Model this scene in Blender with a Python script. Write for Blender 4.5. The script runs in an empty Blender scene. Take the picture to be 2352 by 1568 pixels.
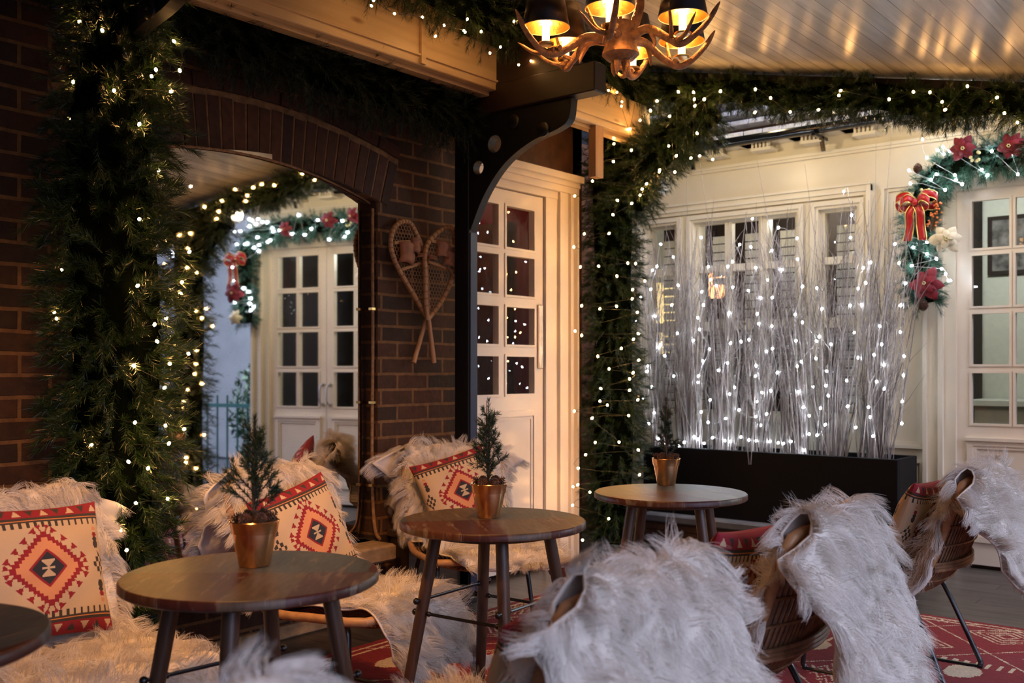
import bpy, math, random
import numpy as np
from math import sin, cos, pi, radians, atan2, sqrt
from mathutils import Vector, Matrix

random.seed(7)
RNG = np.random.default_rng(11)
COL = bpy.context.scene.collection
SC = bpy.context.scene

# ------------------------------------------------------------------ camera
F_PX = 2300.0
EYE = 1.22
YAW = 39.2
FWD = (-sin(radians(YAW)), cos(radians(YAW)))
RGT = (cos(radians(YAW)), sin(radians(YAW)))
HZ = 850.0


def ray(px):
    u = (px - 1176.0) / F_PX
    return FWD[0] + RGT[0] * u, FWD[1] + RGT[1] * u


def on_y(px, py, Y):
    """point of the vertical plane Y=const measured in the photograph -> (X, Z)"""
    dx, dy = ray(px)
    t = Y / dy
    return t * dx, EYE + (HZ - py) * t / F_PX


def on_x(px, py, X):
    dx, dy = ray(px)
    t = X / dx
    return t * dy, EYE + (HZ - py) * t / F_PX


cam_d = bpy.data.cameras.new('camera')
cam = bpy.data.objects.new('camera', cam_d)
COL.objects.link(cam)
cam_d.sensor_width = 36.0
cam_d.lens = F_PX / 2352.0 * 36.0
cam_d.shift_y = (HZ - 784.0) / 2352.0
cam.location = (0, 0, EYE)
cam.rotation_euler = (radians(90), 0, radians(YAW))
cam_d.dof.use_dof = True
cam_d.dof.focus_distance = 3.7
cam_d.dof.aperture_fstop = 3.5
cam_d.clip_start = 0.05
SC.camera = cam

# ------------------------------------------------------------------ materials
MATS = {}


def new_mat(name):
    m = bpy.data.materials.new(name)
    m.use_nodes = True
    nt = m.node_tree
    b = nt.nodes['Principled BSDF']
    MATS[name] = m
    return m, nt, b


def N(nt, kind, **kw):
    n = nt.nodes.new(kind)
    for k, v in kw.items():
        if k in n.inputs:
            n.inputs[k].default_value = v
        else:
            setattr(n, k, v)
    return n


def ramp(nt, fac, stops, interp='LINEAR'):
    r = nt.nodes.new('ShaderNodeValToRGB')
    r.color_ramp.interpolation = interp
    el = r.color_ramp.elements
    el[0].position, el[0].color = stops[0][0], (*stops[0][1], 1)
    el[1].position, el[1].color = stops[-1][0], (*stops[-1][1], 1)
    for p, c in stops[1:-1]:
        e = el.new(p)
        e.color = (*c, 1)
    nt.links.new(fac, r.inputs['Fac'])
    return r.outputs['Color']


def plain(name, col, rough=0.5, metal=0.0, vary=0.0, scale=30.0, bump=0.0, coat=0.0, spec=None, bscale=None):
    m, nt, b = new_mat(name)
    b.inputs['Base Color'].default_value = (*col, 1)
    b.inputs['Roughness'].default_value = rough
    b.inputs['Metallic'].default_value = metal
    if coat:
        b.inputs['Coat Weight'].default_value = coat
        b.inputs['Coat Roughness'].default_value = 0.15
    if spec is not None:
        b.inputs['Specular IOR Level'].default_value = spec
    tc = N(nt, 'ShaderNodeTexCoord')
    if vary:
        n = N(nt, 'ShaderNodeTexNoise', Scale=scale, Detail=4.0)
        nt.links.new(tc.outputs['Object'], n.inputs['Vector'])
        c0 = tuple(c * (1 - vary) for c in col)
        c1 = tuple(min(1, c * (1 + vary)) for c in col)
        nt.links.new(ramp(nt, n.outputs['Fac'], [(0.3, c0), (0.7, c1)]), b.inputs['Base Color'])
    if bump:
        n2 = N(nt, 'ShaderNodeTexNoise', Scale=bscale or scale * 2, Detail=5.0)
        nt.links.new(tc.outputs['Object'], n2.inputs['Vector'])
        bp = N(nt, 'ShaderNodeBump', Strength=bump, Distance=0.01)
        nt.links.new(n2.outputs['Fac'], bp.inputs['Height'])
        nt.links.new(bp.outputs['Normal'], b.inputs['Normal'])
    return m


def emit(name, col, strength):
    m, nt, b = new_mat(name)
    b.inputs['Base Color'].default_value = (*col, 1)
    b.inputs['Emission Color'].default_value = (*col, 1)
    b.inputs['Emission Strength'].default_value = strength
    return m


def glass(name, tint=(1, 1, 1)):
    m, nt, b = new_mat(name)
    nt.nodes.remove(b)
    out = nt.nodes['Material Output']
    tr = N(nt, 'ShaderNodeBsdfTransparent')
    tr.inputs['Color'].default_value = (*tint, 1)
    gl = N(nt, 'ShaderNodeBsdfGlossy', Roughness=0.0)
    fr = N(nt, 'ShaderNodeFresnel', IOR=1.5)
    mx = N(nt, 'ShaderNodeMixShader')
    gg = N(nt, 'ShaderNodeNewGeometry')
    inv = N(nt, 'ShaderNodeMath', operation='SUBTRACT')
    inv.inputs[0].default_value = 1.0
    nt.links.new(gg.outputs['Backfacing'], inv.inputs[1])
    pr = N(nt, 'ShaderNodeMath', operation='MULTIPLY')
    nt.links.new(fr.outputs[0], pr.inputs[0])
    nt.links.new(inv.outputs[0], pr.inputs[1])
    nt.links.new(pr.outputs[0], mx.inputs[0])
    nt.links.new(tr.outputs[0], mx.inputs[1])
    nt.links.new(gl.outputs[0], mx.inputs[2])
    nt.links.new(mx.outputs[0], out.inputs['Surface'])
    return m


def wood(name, c0, c1, axis=0, rough=0.5, grain=18.0, coat=0.0, bump=0.15, knots=False):
    """plain sawn wood, grain running along the local axis"""
    m, nt, b = new_mat(name)
    tc = N(nt, 'ShaderNodeTexCoord')
    mp = N(nt, 'ShaderNodeMapping')
    s = [grain, grain, grain]
    s[axis] = grain * 0.06
    mp.inputs['Scale'].default_value = s
    nt.links.new(tc.outputs['Object'], mp.inputs['Vector'])
    n = N(nt, 'ShaderNodeTexNoise', Scale=1.5, Detail=6.0, Distortion=0.6)
    nt.links.new(mp.outputs[0], n.inputs['Vector'])
    col = ramp(nt, n.outputs['Fac'], [(0.3, c0), (0.7, c1)])
    if knots:
        mp2 = N(nt, 'ShaderNodeMapping')
        s2 = [9.0, 9.0, 9.0]
        s2[axis] = 3.2
        mp2.inputs['Scale'].default_value = s2
        nt.links.new(tc.outputs['Object'], mp2.inputs['Vector'])
        v = N(nt, 'ShaderNodeTexVoronoi', Scale=1.0)
        nt.links.new(mp2.outputs[0], v.inputs['Vector'])
        k = ramp(nt, v.outputs['Distance'], [(0.05, (0.35, 0.2, 0.1)), (0.16, (1, 1, 1))])
        mx = N(nt, 'ShaderNodeMix', data_type='RGBA', blend_type='MULTIPLY')
        mx.inputs[0].default_value = 0.8
        nt.links.new(col, mx.inputs[6])
        nt.links.new(k, mx.inputs[7])
        col = mx.outputs[2]
    nt.links.new(col, b.inputs['Base Color'])
    b.inputs['Roughness'].default_value = rough
    if coat:
        b.inputs['Coat Weight'].default_value = coat
        b.inputs['Coat Roughness'].default_value = 0.2
    bp = N(nt, 'ShaderNodeBump', Strength=bump, Distance=0.004)
    nt.links.new(n.outputs['Fac'], bp.inputs['Height'])
    nt.links.new(bp.outputs['Normal'], b.inputs['Normal'])
    return m


def brick(name, ca, cb, mortar, bw=0.225, bh=0.0805, rough=0.85, offs=(0, 0)):
    m, nt, b = new_mat(name)
    geo = N(nt, 'ShaderNodeNewGeometry')
    sp = N(nt, 'ShaderNodeSeparateXYZ')
    nt.links.new(geo.outputs['Position'], sp.inputs[0])
    sn = N(nt, 'ShaderNodeSeparateXYZ')
    nt.links.new(geo.outputs['True Normal'], sn.inputs[0])
    ab = N(nt, 'ShaderNodeMath', operation='ABSOLUTE')
    nt.links.new(sn.outputs['X'], ab.inputs[0])
    mx = N(nt, 'ShaderNodeMix', data_type='FLOAT')
    nt.links.new(ab.outputs[0], mx.inputs[0])
    nt.links.new(sp.outputs['X'], mx.inputs[2])
    nt.links.new(sp.outputs['Y'], mx.inputs[3])
    cb_ = N(nt, 'ShaderNodeCombineXYZ')
    nt.links.new(mx.outputs[0], cb_.inputs[0])
    nt.links.new(sp.outputs['Z'], cb_.inputs[1])
    mp = N(nt, 'ShaderNodeMapping')
    mp.inputs['Location'].default_value = (10 + offs[0], 10 * bh + offs[1], 0)
    nt.links.new(cb_.outputs[0], mp.inputs['Vector'])
    # wobble of hand laid courses
    wn = N(nt, 'ShaderNodeTexNoise', Scale=5.0, Detail=2.0)
    nt.links.new(geo.outputs['Position'], wn.inputs['Vector'])
    vm = N(nt, 'ShaderNodeVectorMath', operation='MULTIPLY_ADD')
    nt.links.new(wn.outputs['Color'], vm.inputs[0])
    vm.inputs[1].default_value = (0.012, 0.012, 0)
    nt.links.new(mp.outputs[0], vm.inputs[2])
    t = N(nt, 'ShaderNodeTexBrick')
    t.inputs['Scale'].default_value = 1.0
    t.inputs['Brick Width'].default_value = bw
    t.inputs['Row Height'].default_value = bh
    t.inputs['Mortar Size'].default_value = 0.0085
    t.inputs['Mortar Smooth'].default_value = 0.25
    t.inputs['Bias'].default_value = -0.1
    t.inputs['Color1'].default_value = (*ca, 1)
    t.inputs['Color2'].default_value = (*cb, 1)
    t.inputs['Mortar'].default_value = (*mortar, 1)
    nt.links.new(vm.outputs[0], t.inputs['Vector'])
    ns = N(nt, 'ShaderNodeTexNoise', Scale=22.0, Detail=6.0, Roughness=0.65)
    nt.links.new(geo.outputs['Position'], ns.inputs['Vector'])
    sh = ramp(nt, ns.outputs['Fac'], [(0.3, (0.55, 0.52, 0.5)), (0.7, (1.15, 1.1, 1.05))])
    mm = N(nt, 'ShaderNodeMix', data_type='RGBA', blend_type='MULTIPLY')
    mm.inputs[0].default_value = 1.0
    nt.links.new(t.outputs['Color'], mm.inputs[6])
    nt.links.new(sh, mm.inputs[7])
    nt.links.new(mm.outputs[2], b.inputs['Base Color'])
    b.inputs['Roughness'].default_value = rough
    ma = N(nt, 'ShaderNodeMath', operation='MULTIPLY_ADD')
    nt.links.new(t.outputs['Fac'], ma.inputs[0])
    ma.inputs[1].default_value = -1.0
    nt.links.new(ns.outputs['Fac'], ma.inputs[2])
    bp = N(nt, 'ShaderNodeBump', Strength=0.7, Distance=0.008)
    nt.links.new(ma.outputs[0], bp.inputs['Height'])
    nt.links.new(bp.outputs['Normal'], b.inputs['Normal'])
    return m


def planks(name, c0, c1, gap, w, length, along='Y', rough=0.4, grain=14.0, bump=0.3, coat=0.0, swap=False):
    """boards: brick texture with very long bricks, grain inside"""
    m, nt, b = new_mat(name)
    geo = N(nt, 'ShaderNodeNewGeometry')
    sp = N(nt, 'ShaderNodeSeparateXYZ')
    nt.links.new(geo.outputs['Position'], sp.inputs[0])
    cb_ = N(nt, 'ShaderNodeCombineXYZ')
    a, c = ('Y', 'X') if along == 'Y' else ('X', 'Y')
    nt.links.new(sp.outputs[a], cb_.inputs[0])
    nt.links.new(sp.outputs[c], cb_.inputs[1])
    mp = N(nt, 'ShaderNodeMapping')
    mp.inputs['Location'].default_value = (20.0, 20 * w, 0)
    nt.links.new(cb_.outputs[0], mp.inputs['Vector'])
    t = N(nt, 'ShaderNodeTexBrick', offset=0.37, offset_frequency=3)
    for k, v in (('Scale', 1.0), ('Brick Width', length), ('Row Height', w), ('Mortar Size', 0.0028),
                 ('Mortar Smooth', 0.1), ('Bias', 0.0)):
        t.inputs[k].default_value = v
    t.inputs['Color1'].default_value = (1, 1, 1, 1)
    t.inputs['Color2'].default_value = (0.72, 0.72, 0.72, 1)
    t.inputs['Mortar'].default_value = (*gap, 1)
    nt.links.new(mp.outputs[0], t.inputs['Vector'])
    mp2 = N(nt, 'ShaderNodeMapping')
    mp2.inputs['Scale'].default_value = (grain * 0.12, grain, grain)
    nt.links.new(cb_.outputs[0], mp2.inputs['Vector'])
    n = N(nt, 'ShaderNodeTexNoise', Scale=1.6, Detail=6.0, Distortion=0.8)
    nt.links.new(mp2.outputs[0], n.inputs['Vector'])
    col = ramp(nt, n.outputs['Fac'], [(0.32, c0), (0.62, c1)])
    mm = N(nt, 'ShaderNodeMix', data_type='RGBA', blend_type='MULTIPLY')
    mm.inputs[0].default_value = 1.0
    nt.links.new(col, mm.inputs[6])
    nt.links.new(t.outputs['Color'], mm.inputs[7])
    nt.links.new(mm.outputs[2], b.inputs['Base Color'])
    b.inputs['Roughness'].default_value = rough
    if coat:
        b.inputs['Coat Weight'].default_value = coat
        b.inputs['Coat Roughness'].default_value = 0.25
    ma = N(nt, 'ShaderNodeMath', operation='MULTIPLY_ADD')
    nt.links.new(t.outputs['Fac'], ma.inputs[0])
    ma.inputs[1].default_value = -2.0
    nt.links.new(n.outputs['Fac'], ma.inputs[2])
    bp = N(nt, 'ShaderNodeBump', Strength=bump, Distance=0.003)
    nt.links.new(ma.outputs[0], bp.inputs['Height'])
    nt.links.new(bp.outputs['Normal'], b.inputs['Normal'])
    return m


def attr_mat(name, rough=0.9, weave=0.0, attr='Col', sheen=0.0):
    m, nt, b = new_mat(name)
    a = N(nt, 'ShaderNodeAttribute', attribute_name=attr)
    nt.links.new(a.outputs['Color'], b.inputs['Base Color'])
    b.inputs['Roughness'].default_value = rough
    if sheen:
        b.inputs['Sheen Weight'].default_value = sheen
    if weave:
        tc = N(nt, 'ShaderNodeTexCoord')
        n = N(nt, 'ShaderNodeTexNoise', Scale=weave, Detail=3.0)
        nt.links.new(tc.outputs['Object'], n.inputs['Vector'])
        bp = N(nt, 'ShaderNodeBump', Strength=0.3, Distance=0.003)
        nt.links.new(n.outputs['Fac'], bp.inputs['Height'])
        nt.links.new(bp.outputs['Normal'], b.inputs['Normal'])
    return m


def foliage_mat(name, dark, light, rough=0.45, trans=0.0):
    m, nt, b = new_mat(name)
    geo = N(nt, 'ShaderNodeNewGeometry')
    col = ramp(nt, geo.outputs['Random Per Island'], [(0.0, dark), (1.0, light)])
    nt.links.new(col, b.inputs['Base Color'])
    b.inputs['Roughness'].default_value = rough
    return m


brick('brick_wall', (0.072, 0.027, 0.010), (0.022, 0.012, 0.006), (0.20, 0.10, 0.038))
m_arch, nt_, b_ = new_mat('arch_brick')
g_ = N(nt_, 'ShaderNodeNewGeometry')
cr_ = ramp(nt_, g_.outputs['Random Per Island'], [(0, (0.032, 0.015, 0.009)), (0.5, (0.095, 0.034, 0.016)), (1, (0.06, 0.025, 0.013))])
ns_ = N(nt_, 'ShaderNodeTexNoise', Scale=30.0, Detail=6.0)
nt_.links.new(g_.outputs['Position'], ns_.inputs['Vector'])
mm_ = N(nt_, 'ShaderNodeMix', data_type='RGBA', blend_type='MULTIPLY')
mm_.inputs[0].default_value = 1
nt_.links.new(cr_, mm_.inputs[6])
nt_.links.new(ramp(nt_, ns_.outputs['Fac'], [(0.3, (0.6, 0.55, 0.5)), (0.7, (1.1, 1.1, 1.1))]), mm_.inputs[7])
nt_.links.new(mm_.outputs[2], b_.inputs['Base Color'])
b_.inputs['Roughness'].default_value = 0.85
bp_ = N(nt_, 'ShaderNodeBump', Strength=0.6, Distance=0.006)
nt_.links.new(ns_.outputs['Fac'], bp_.inputs['Height'])
nt_.links.new(bp_.outputs['Normal'], b_.inputs['Normal'])

plain('mortar', (0.23, 0.135, 0.065), 0.95, vary=0.3, scale=25, bump=0.5)
plain('black_paint', (0.005, 0.005, 0.006), 0.5, spec=0.3, vary=0.2)
plain('black_matt', (0.005, 0.005, 0.006), 0.6, spec=0.15)
plain('sky_tint', (0.02, 0.032, 0.075), 0.4)  # blue of the skylight on black paint, put into the colour
plain('black_metal', (0.008, 0.008, 0.009), 0.3, metal=0.0, spec=0.6)
plain('cream_paint', (0.74, 0.66, 0.51), 0.32, vary=0.03, scale=6, bump=0.04, bscale=18)
plain('door_paint', (0.80, 0.70, 0.57), 0.25, vary=0.03, scale=8, bump=0.03, bscale=18)
plain('white_interior', (0.80, 0.82, 0.76), 0.6, vary=0.04)
plain('dark_interior', (0.03, 0.018, 0.014), 0.8)  # unlit depth of the rooms put into the colour; picture frame too
plain('red_wall', (0.22, 0.010, 0.016), 0.7)
plain('brown_board', (0.10, 0.04, 0.018), 0.6, vary=0.4, scale=12)
plain('gutter_black', (0.006, 0.006, 0.007), 0.12)
plain('snow_roof', (0.62, 0.64, 0.68), 0.7, vary=0.35, scale=9, bump=0.8, bscale=30)
plain('stone', (0.30, 0.21, 0.12), 0.8, vary=0.3, scale=20, bump=0.4)
plain('rope', (0.30, 0.17, 0.08), 0.8, vary=0.35, scale=60, bump=0.4)
plain('webbing', (0.30, 0.15, 0.06), 0.7)
plain('leather', (0.30, 0.12, 0.055), 0.65, vary=0.3, scale=25, bump=0.4, bscale=14)
plain('antler', (0.56, 0.31, 0.15), 0.5, vary=0.4, scale=40, bump=0.6, bscale=120)
plain('brass', (0.75, 0.48, 0.16), 0.3, metal=1.0)
plain('gold_foil', (0.95, 0.60, 0.20), 0.28, metal=1.0, bump=0.25, bscale=40)
plain('shade_black', (0.010, 0.006, 0.004), 0.4)
plain('shade_trim', (0.7, 0.6, 0.45), 0.6)
emit('candle_glow', (1.0, 0.48, 0.15), 13.0)  # bulb light shining through the sleeve, put in as emission
plain('copper', (0.98, 0.60, 0.33), 0.2, metal=1.0, bump=0.05, bscale=20)
plain('soil', (0.03, 0.018, 0.01), 0.9, vary=0.4, bump=0.8)
plain('pinecone', (0.11, 0.05, 0.026), 0.6, vary=0.5, scale=90)
plain('twig_bark', (0.10, 0.055, 0.03), 0.8)
plain('cable_clear', (0.6, 0.6, 0.6), 0.3)
plain('cable_dark', (0.01, 0.015, 0.008), 0.5)
plain('rattan', (0.42, 0.23, 0.105), 0.45, vary=0.25, scale=30)
plain('wicker', (0.26, 0.14, 0.07), 0.55, vary=0.4, scale=40)
plain('tie_cotton', (0.75, 0.72, 0.68), 0.9)
plain('hide', (0.72, 0.66, 0.58), 0.95)
plain('ribbon_red', (0.42, 0.012, 0.014), 0.35, vary=0.2)
plain('ribbon_gold', (0.8, 0.6, 0.2), 0.3, metal=0.8)
plain('petal_red', (0.17, 0.002, 0.010), 0.7, vary=0.3, scale=30)
plain('petal_cream', (0.75, 0.68, 0.48), 0.6, vary=0.12)
plain('berry_gold', (0.7, 0.62, 0.3), 0.3)
plain('berry_orange', (0.8, 0.22, 0.05), 0.5)
plain('steel', (0.5, 0.5, 0.5), 0.3, metal=1.0)
plain('plastic_white', (0.75, 0.75, 0.74), 0.4)
plain('lens_black', (0.02, 0.02, 0.025), 0.1)
plain('railing_paint', (0.05, 0.22, 0.20), 0.5)
plain('render_grey', (0.5, 0.52, 0.56), 0.8, vary=0.1, scale=3)
plain('ground_outside', (0.12, 0.12, 0.13), 0.7, vary=0.3, scale=6)
plain('picture_print', (0.16, 0.15, 0.15), 0.6, vary=0.9, scale=14)
plain('parchment', (0.85, 0.45, 0.18), 0.6)
wood('pine_beam', (0.60, 0.41, 0.21), (0.74, 0.54, 0.31), axis=1, rough=0.35, grain=14, knots=True)
wood('pine_post', (0.42, 0.22, 0.10), (0.55, 0.32, 0.15), axis=2, rough=0.45)
wood('dark_beam', (0.012, 0.005, 0.003), (0.024, 0.009, 0.005), axis=0, rough=0.5)
wood('leg_wood', (0.045, 0.021, 0.012), (0.10, 0.048, 0.026), axis=2, rough=0.4, grain=40)
wood('ash_wood', (0.40, 0.20, 0.09), (0.55, 0.30, 0.14), axis=2, rough=0.45, grain=30)
wood('dark_ledge', (0.05, 0.028, 0.015), (0.09, 0.05, 0.025), axis=1, rough=0.6)
planks('ceiling_boards', (0.33, 0.32, 0.31), (0.56, 0.55, 0.53), (0.20, 0.13, 0.07), 0.097, 3.4, along='Y', rough=0.30, grain=9)
planks('deck_boards', (0.030, 0.025, 0.023), (0.075, 0.065, 0.060), (0.08, 0.08, 0.08), 0.14, 2.8, along='X', rough=0.32, grain=14, bump=0.6)
glass('pane_glass')
foliage_mat('fir_green', (0.003, 0.011, 0.003), (0.026, 0.058, 0.012), 0.32)
foliage_mat('fir_dark', (0.004, 0.012, 0.006), (0.016, 0.034, 0.014), 0.5)
foliage_mat('fir_blue', (0.010, 0.045, 0.026), (0.05, 0.13, 0.08), 0.45)
foliage_mat('spruce_small', (0.010, 0.024, 0.012), (0.04, 0.075, 0.036), 0.45)
foliage_mat('birch_twig', (0.07, 0.05, 0.045), (0.46, 0.40, 0.38), 0.5)
foliage_mat('bush_leaf', (0.02, 0.06, 0.03), (0.12, 0.22, 0.10), 0.5)
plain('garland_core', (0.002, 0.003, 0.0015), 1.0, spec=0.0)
attr_mat('kilim', 0.9, weave=260)
emit('led_warm', (1.0, 0.50, 0.15), 170.0)
emit('led_white', (0.78, 0.89, 1.0), 125.0)
emit('bulb_flame', (1.0, 0.40, 0.095), 360.0)
emit('lit_shade', (1.0, 0.45, 0.18), 3.0)
emit('curtain_glow', (1.0, 0.82, 0.42), 0.8)  # lit look of the cloth put in as emission

# fur
m_f, nt_, b_ = new_mat('wool')
hi = N(nt_, 'ShaderNodeHairInfo')
nt_.links.new(ramp(nt_, hi.outputs['Random'], [(0, (0.62, 0.56, 0.49)), (1, (0.90, 0.86, 0.80))]), b_.inputs['Base Color'])
b_.inputs['Roughness'].default_value = 0.45
b_.inputs['Specular IOR Level'].default_value = 0.35

# mirror, with age spots
m_m, nt_, b_ = new_mat('mirror_silver')
tc_ = N(nt_, 'ShaderNodeTexCoord')
v_ = N(nt_, 'ShaderNodeTexNoise', Scale=150.0, Detail=2.0)
nt_.links.new(tc_.outputs['Object'], v_.inputs['Vector'])
nt_.links.new(ramp(nt_, v_.outputs['Fac'], [(0.26, (0.35, 0.3, 0.25)), (0.32, (0.86, 0.87, 0.86))]), b_.inputs['Base Color'])
b_.inputs['Metallic'].default_value = 1
b_.inputs['Roughness'].default_value = 0.02

# reclaimed table top: painted and scraped boards
m_t, nt_, b_ = new_mat('reclaimed_top')
tc_ = N(nt_, 'ShaderNodeTexCoord')
oi_ = N(nt_, 'ShaderNodeObjectInfo')
mp_ = N(nt_, 'ShaderNodeMapping')
mp_.inputs['Scale'].default_value = (7.2, 0.55, 0)
nt_.links.new(tc_.outputs['Object'], mp_.inputs['Vector'])
add_ = N(nt_, 'ShaderNodeVectorMath', operation='ADD')
nt_.links.new(mp_.outputs[0], add_.inputs[0])
mu_ = N(nt_, 'ShaderNodeVectorMath', operation='SCALE')
nt_.links.new(oi_.outputs['Location'], mu_.inputs[0])
mu_.inputs['Scale'].default_value = 0.0
fl_ = N(nt_, 'ShaderNodeVectorMath', operation='FLOOR')
nt_.links.new(mu_.outputs[0], add_.inputs[1])
nt_.links.new(add_.outputs[0], fl_.inputs[0])
wn_ = N(nt_, 'ShaderNodeTexWhiteNoise')
nt_.links.new(fl_.outputs[0], wn_.inputs['Vector'])
bc_ = ramp(nt_, wn_.outputs['Value'], [(0.0, (0.055, 0.014, 0.009)), (0.2, (0.088, 0.060, 0.038)), (0.4, (0.085, 0.030, 0.013)),
                                       (0.55, (0.045, 0.055, 0.060)), (0.7, (0.12, 0.036, 0.015)), (1.0, (0.05, 0.022, 0.013))], 'CONSTANT')
mp3_ = N(nt_, 'ShaderNodeMapping')
mp3_.inputs['Scale'].default_value = (30, 5, 5)
nt_.links.new(tc_.outputs['Object'], mp3_.inputs['Vector'])
n1_ = N(nt_, 'ShaderNodeTexNoise', Scale=1.0, Detail=7.0, Roughness=0.7, Distortion=0.4)
nt_.links.new(mp3_.outputs[0], n1_.inputs['Vector'])
mk_ = ramp(nt_, n1_.outputs['Fac'], [(0.57, (0, 0, 0)), (0.62, (1, 1, 1))])
mx_ = N(nt_, 'ShaderNodeMix', data_type='RGBA')
nt_.links.new(mk_, mx_.inputs[0])
nt_.links.new(bc_, mx_.inputs[6])
mx_.inputs[7].default_value = (0.14, 0.10, 0.07, 1)
gr_ = N(nt_, 'ShaderNodeTexNoise', Scale=3.0, Detail=6.0)
nt_.links.new(mp3_.outputs[0], gr_.inputs['Vector'])
mx2_ = N(nt_, 'ShaderNodeMix', data_type='RGBA', blend_type='MULTIPLY')
mx2_.inputs[0].default_value = 0.7
nt_.links.new(mx_.outputs[2], mx2_.inputs[6])
nt_.links.new(ramp(nt_, gr_.outputs['Fac'], [(0.3, (0.4, 0.4, 0.4)), (0.7, (1.2, 1.2, 1.2))]), mx2_.inputs[7])
nt_.links.new(mx2_.outputs[2], b_.inputs['Base Color'])
b_.inputs['Roughness'].default_value = 0.38
b_.inputs['Specular IOR Level'].default_value = 0.30
bp_ = N(nt_, 'ShaderNodeBump', Strength=0.35, Distance=0.002)
nt_.links.new(gr_.outputs['Fac'], bp_.inputs['Height'])
nt_.links.new(bp_.outputs['Normal'], b_.inputs['Normal'])


# ------------------------------------------------------------------ mesh helpers
class MB:
    def __init__(self):
        self.v, self.f, self.n = [], [], 0

    def add(self, verts, faces):
        verts = np.asarray(verts, float).reshape(-1, 3)
        b = self.n
        self.v.append(verts)
        self.f.extend([tuple(b + i for i in f) for f in faces])
        self.n += len(verts)
        return self

    def box(self, x0, x1, y0, y1, z0, z1, M=None):
        v = np.array([(x, y, z) for x in (x0, x1) for y in (y0, y1) for z in (z0, z1)], float)
        if M is not None:
            v = np.array([tuple(M @ Vector(p)) for p in v])
        return self.add(v, [(0, 1, 3, 2), (4, 6, 7, 5), (0, 4, 5, 1), (2, 3, 7, 6), (0, 2, 6, 4), (1, 5, 7, 3)])

    def bevbox(self, x0, x1, y0, y1, z0, z1, e=0.004):
        """box with chamfered edges (two stacked octagonal rings)"""
        def ringpts(ins, z):
            a0, a1, b0, b1 = x0 + ins, x1 - ins, y0 + ins, y1 - ins
            return [(a0 + e, b0, z), (a1 - e, b0, z), (a1, b0 + e, z), (a1, b1 - e, z), (a1 - e, b1, z), (a0 + e, b1, z), (a0, b1 - e, z), (a0, b0 + e, z)]
        rings = [ringpts(e, z0), ringpts(0, z0 + e), ringpts(0, z1 - e), ringpts(e, z1)]
        v = [p for r in rings for p in r]
        f = []
        for k in range(3):
            for i in range(8):
                j = (i + 1) % 8
                f.append((k * 8 + i, k * 8 + j, k * 8 + 8 + j, k * 8 + 8 + i))
        f.append(tuple(reversed(range(8))))
        f.append(tuple(range(24, 32)))
        return self.add(v, f)

    def tube(self, pts, rad, seg=8, closed=False, cap=True):
        P = np.asarray(pts, float)
        n = len(P)
        R = np.full(n, rad) if np.isscalar(rad) else np.asarray(rad, float)
        if closed:
            T = np.roll(P, -1, 0) - np.roll(P, 1, 0)
        else:
            T = np.gradient(P, axis=0)
        T /= np.linalg.norm(T, axis=1)[:, None] + 1e-12
        ref = np.array([0, 0, 1.0]) if abs(T[0][2]) < 0.9 else np.array([1.0, 0, 0])
        U = []
        u = np.cross(T[0], ref)
        u /= np.linalg.norm(u)
        for i in range(n):
            u = u - T[i] * np.dot(u, T[i])
            u /= np.linalg.norm(u) + 1e-12
            U.append(u)
        U = np.array(U)
        W = np.cross(T, U)
        a = np.arange(seg) * 2 * pi / seg
        V = (P[:, None, :] + R[:, None, None] * (np.cos(a)[None, :, None] * U[:, None, :] + np.sin(a)[None, :, None] * W[:, None, :])).reshape(-1, 3)
        F = []
        m = n if closed else n - 1
        for i in range(m):
            i2 = (i + 1) % n
            for k in range(seg):
                k2 = (k + 1) % seg
                F.append((i * seg + k, i * seg + k2, i2 * seg + k2, i2 * seg + k))
        if cap and not closed:
            F.append(tuple(reversed(range(seg))))
            F.append(tuple(range((n - 1) * seg, n * seg)))
        return self.add(V, F)

    def lathe(self, prof, seg=32, center=(0, 0, 0), M=None):
        V, F = [], []
        for r, z in prof:
            for k in range(seg):
                a = 2 * pi * k / seg
                V.append((r * cos(a), r * sin(a), z))
        for i in range(len(prof) - 1):
            for k in range(seg):
                k2 = (k + 1) % seg
                F.append((i * seg + k, i * seg + k2, (i + 1) * seg + k2, (i + 1) * seg + k))
        if prof[0][0] > 1e-6:
            F.append(tuple(reversed(range(seg))))
        if prof[-1][0] > 1e-6:
            F.append(tuple(range((len(prof) - 1) * seg, len(prof) * seg)))
        V = np.array(V)
        if M is not None:
            V = np.array([tuple(M @ Vector(p)) for p in V])
        return self.add(V + np.array(center), F)

    def ball(self, c, r, seg=10, rings=6, sq=(1, 1, 1)):
        prof = [(r * sin(pi * i / rings), -r * cos(pi * i / rings)) for i in range(rings + 1)]
        V, F = [], []
        for q, z in prof:
            for k in range(seg):
                a = 2 * pi * k / seg
                V.append((c[0] + sq[0] * q * cos(a), c[1] + sq[1] * q * sin(a), c[2] + sq[2] * z))
        for i in range(rings):
            for k in range(seg):
                k2 = (k + 1) % seg
                F.append((i * seg + k, i * seg + k2, (i + 1) * seg + k2, (i + 1) * seg + k))
        return self.add(V, F)

    def prism(self, outline, d0, d1, axis='X'):
        """outline: (a,b) points; extruded along axis between d0 and d1"""
        n = len(outline)

        def P(a, b, d):
            return (d, a, b) if axis == 'X' else ((a, d, b) if axis == 'Y' else (a, b, d))
        V = [P(a, b, d0) for a, b in outline] + [P(a, b, d1) for a, b in outline]
        F = [tuple(reversed(range(n))), tuple(range(n, 2 * n))]
        for i in range(n):
            j = (i + 1) % n
            F.append((i, j, n + j, n + i))
        return self.add(V, F)

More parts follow.
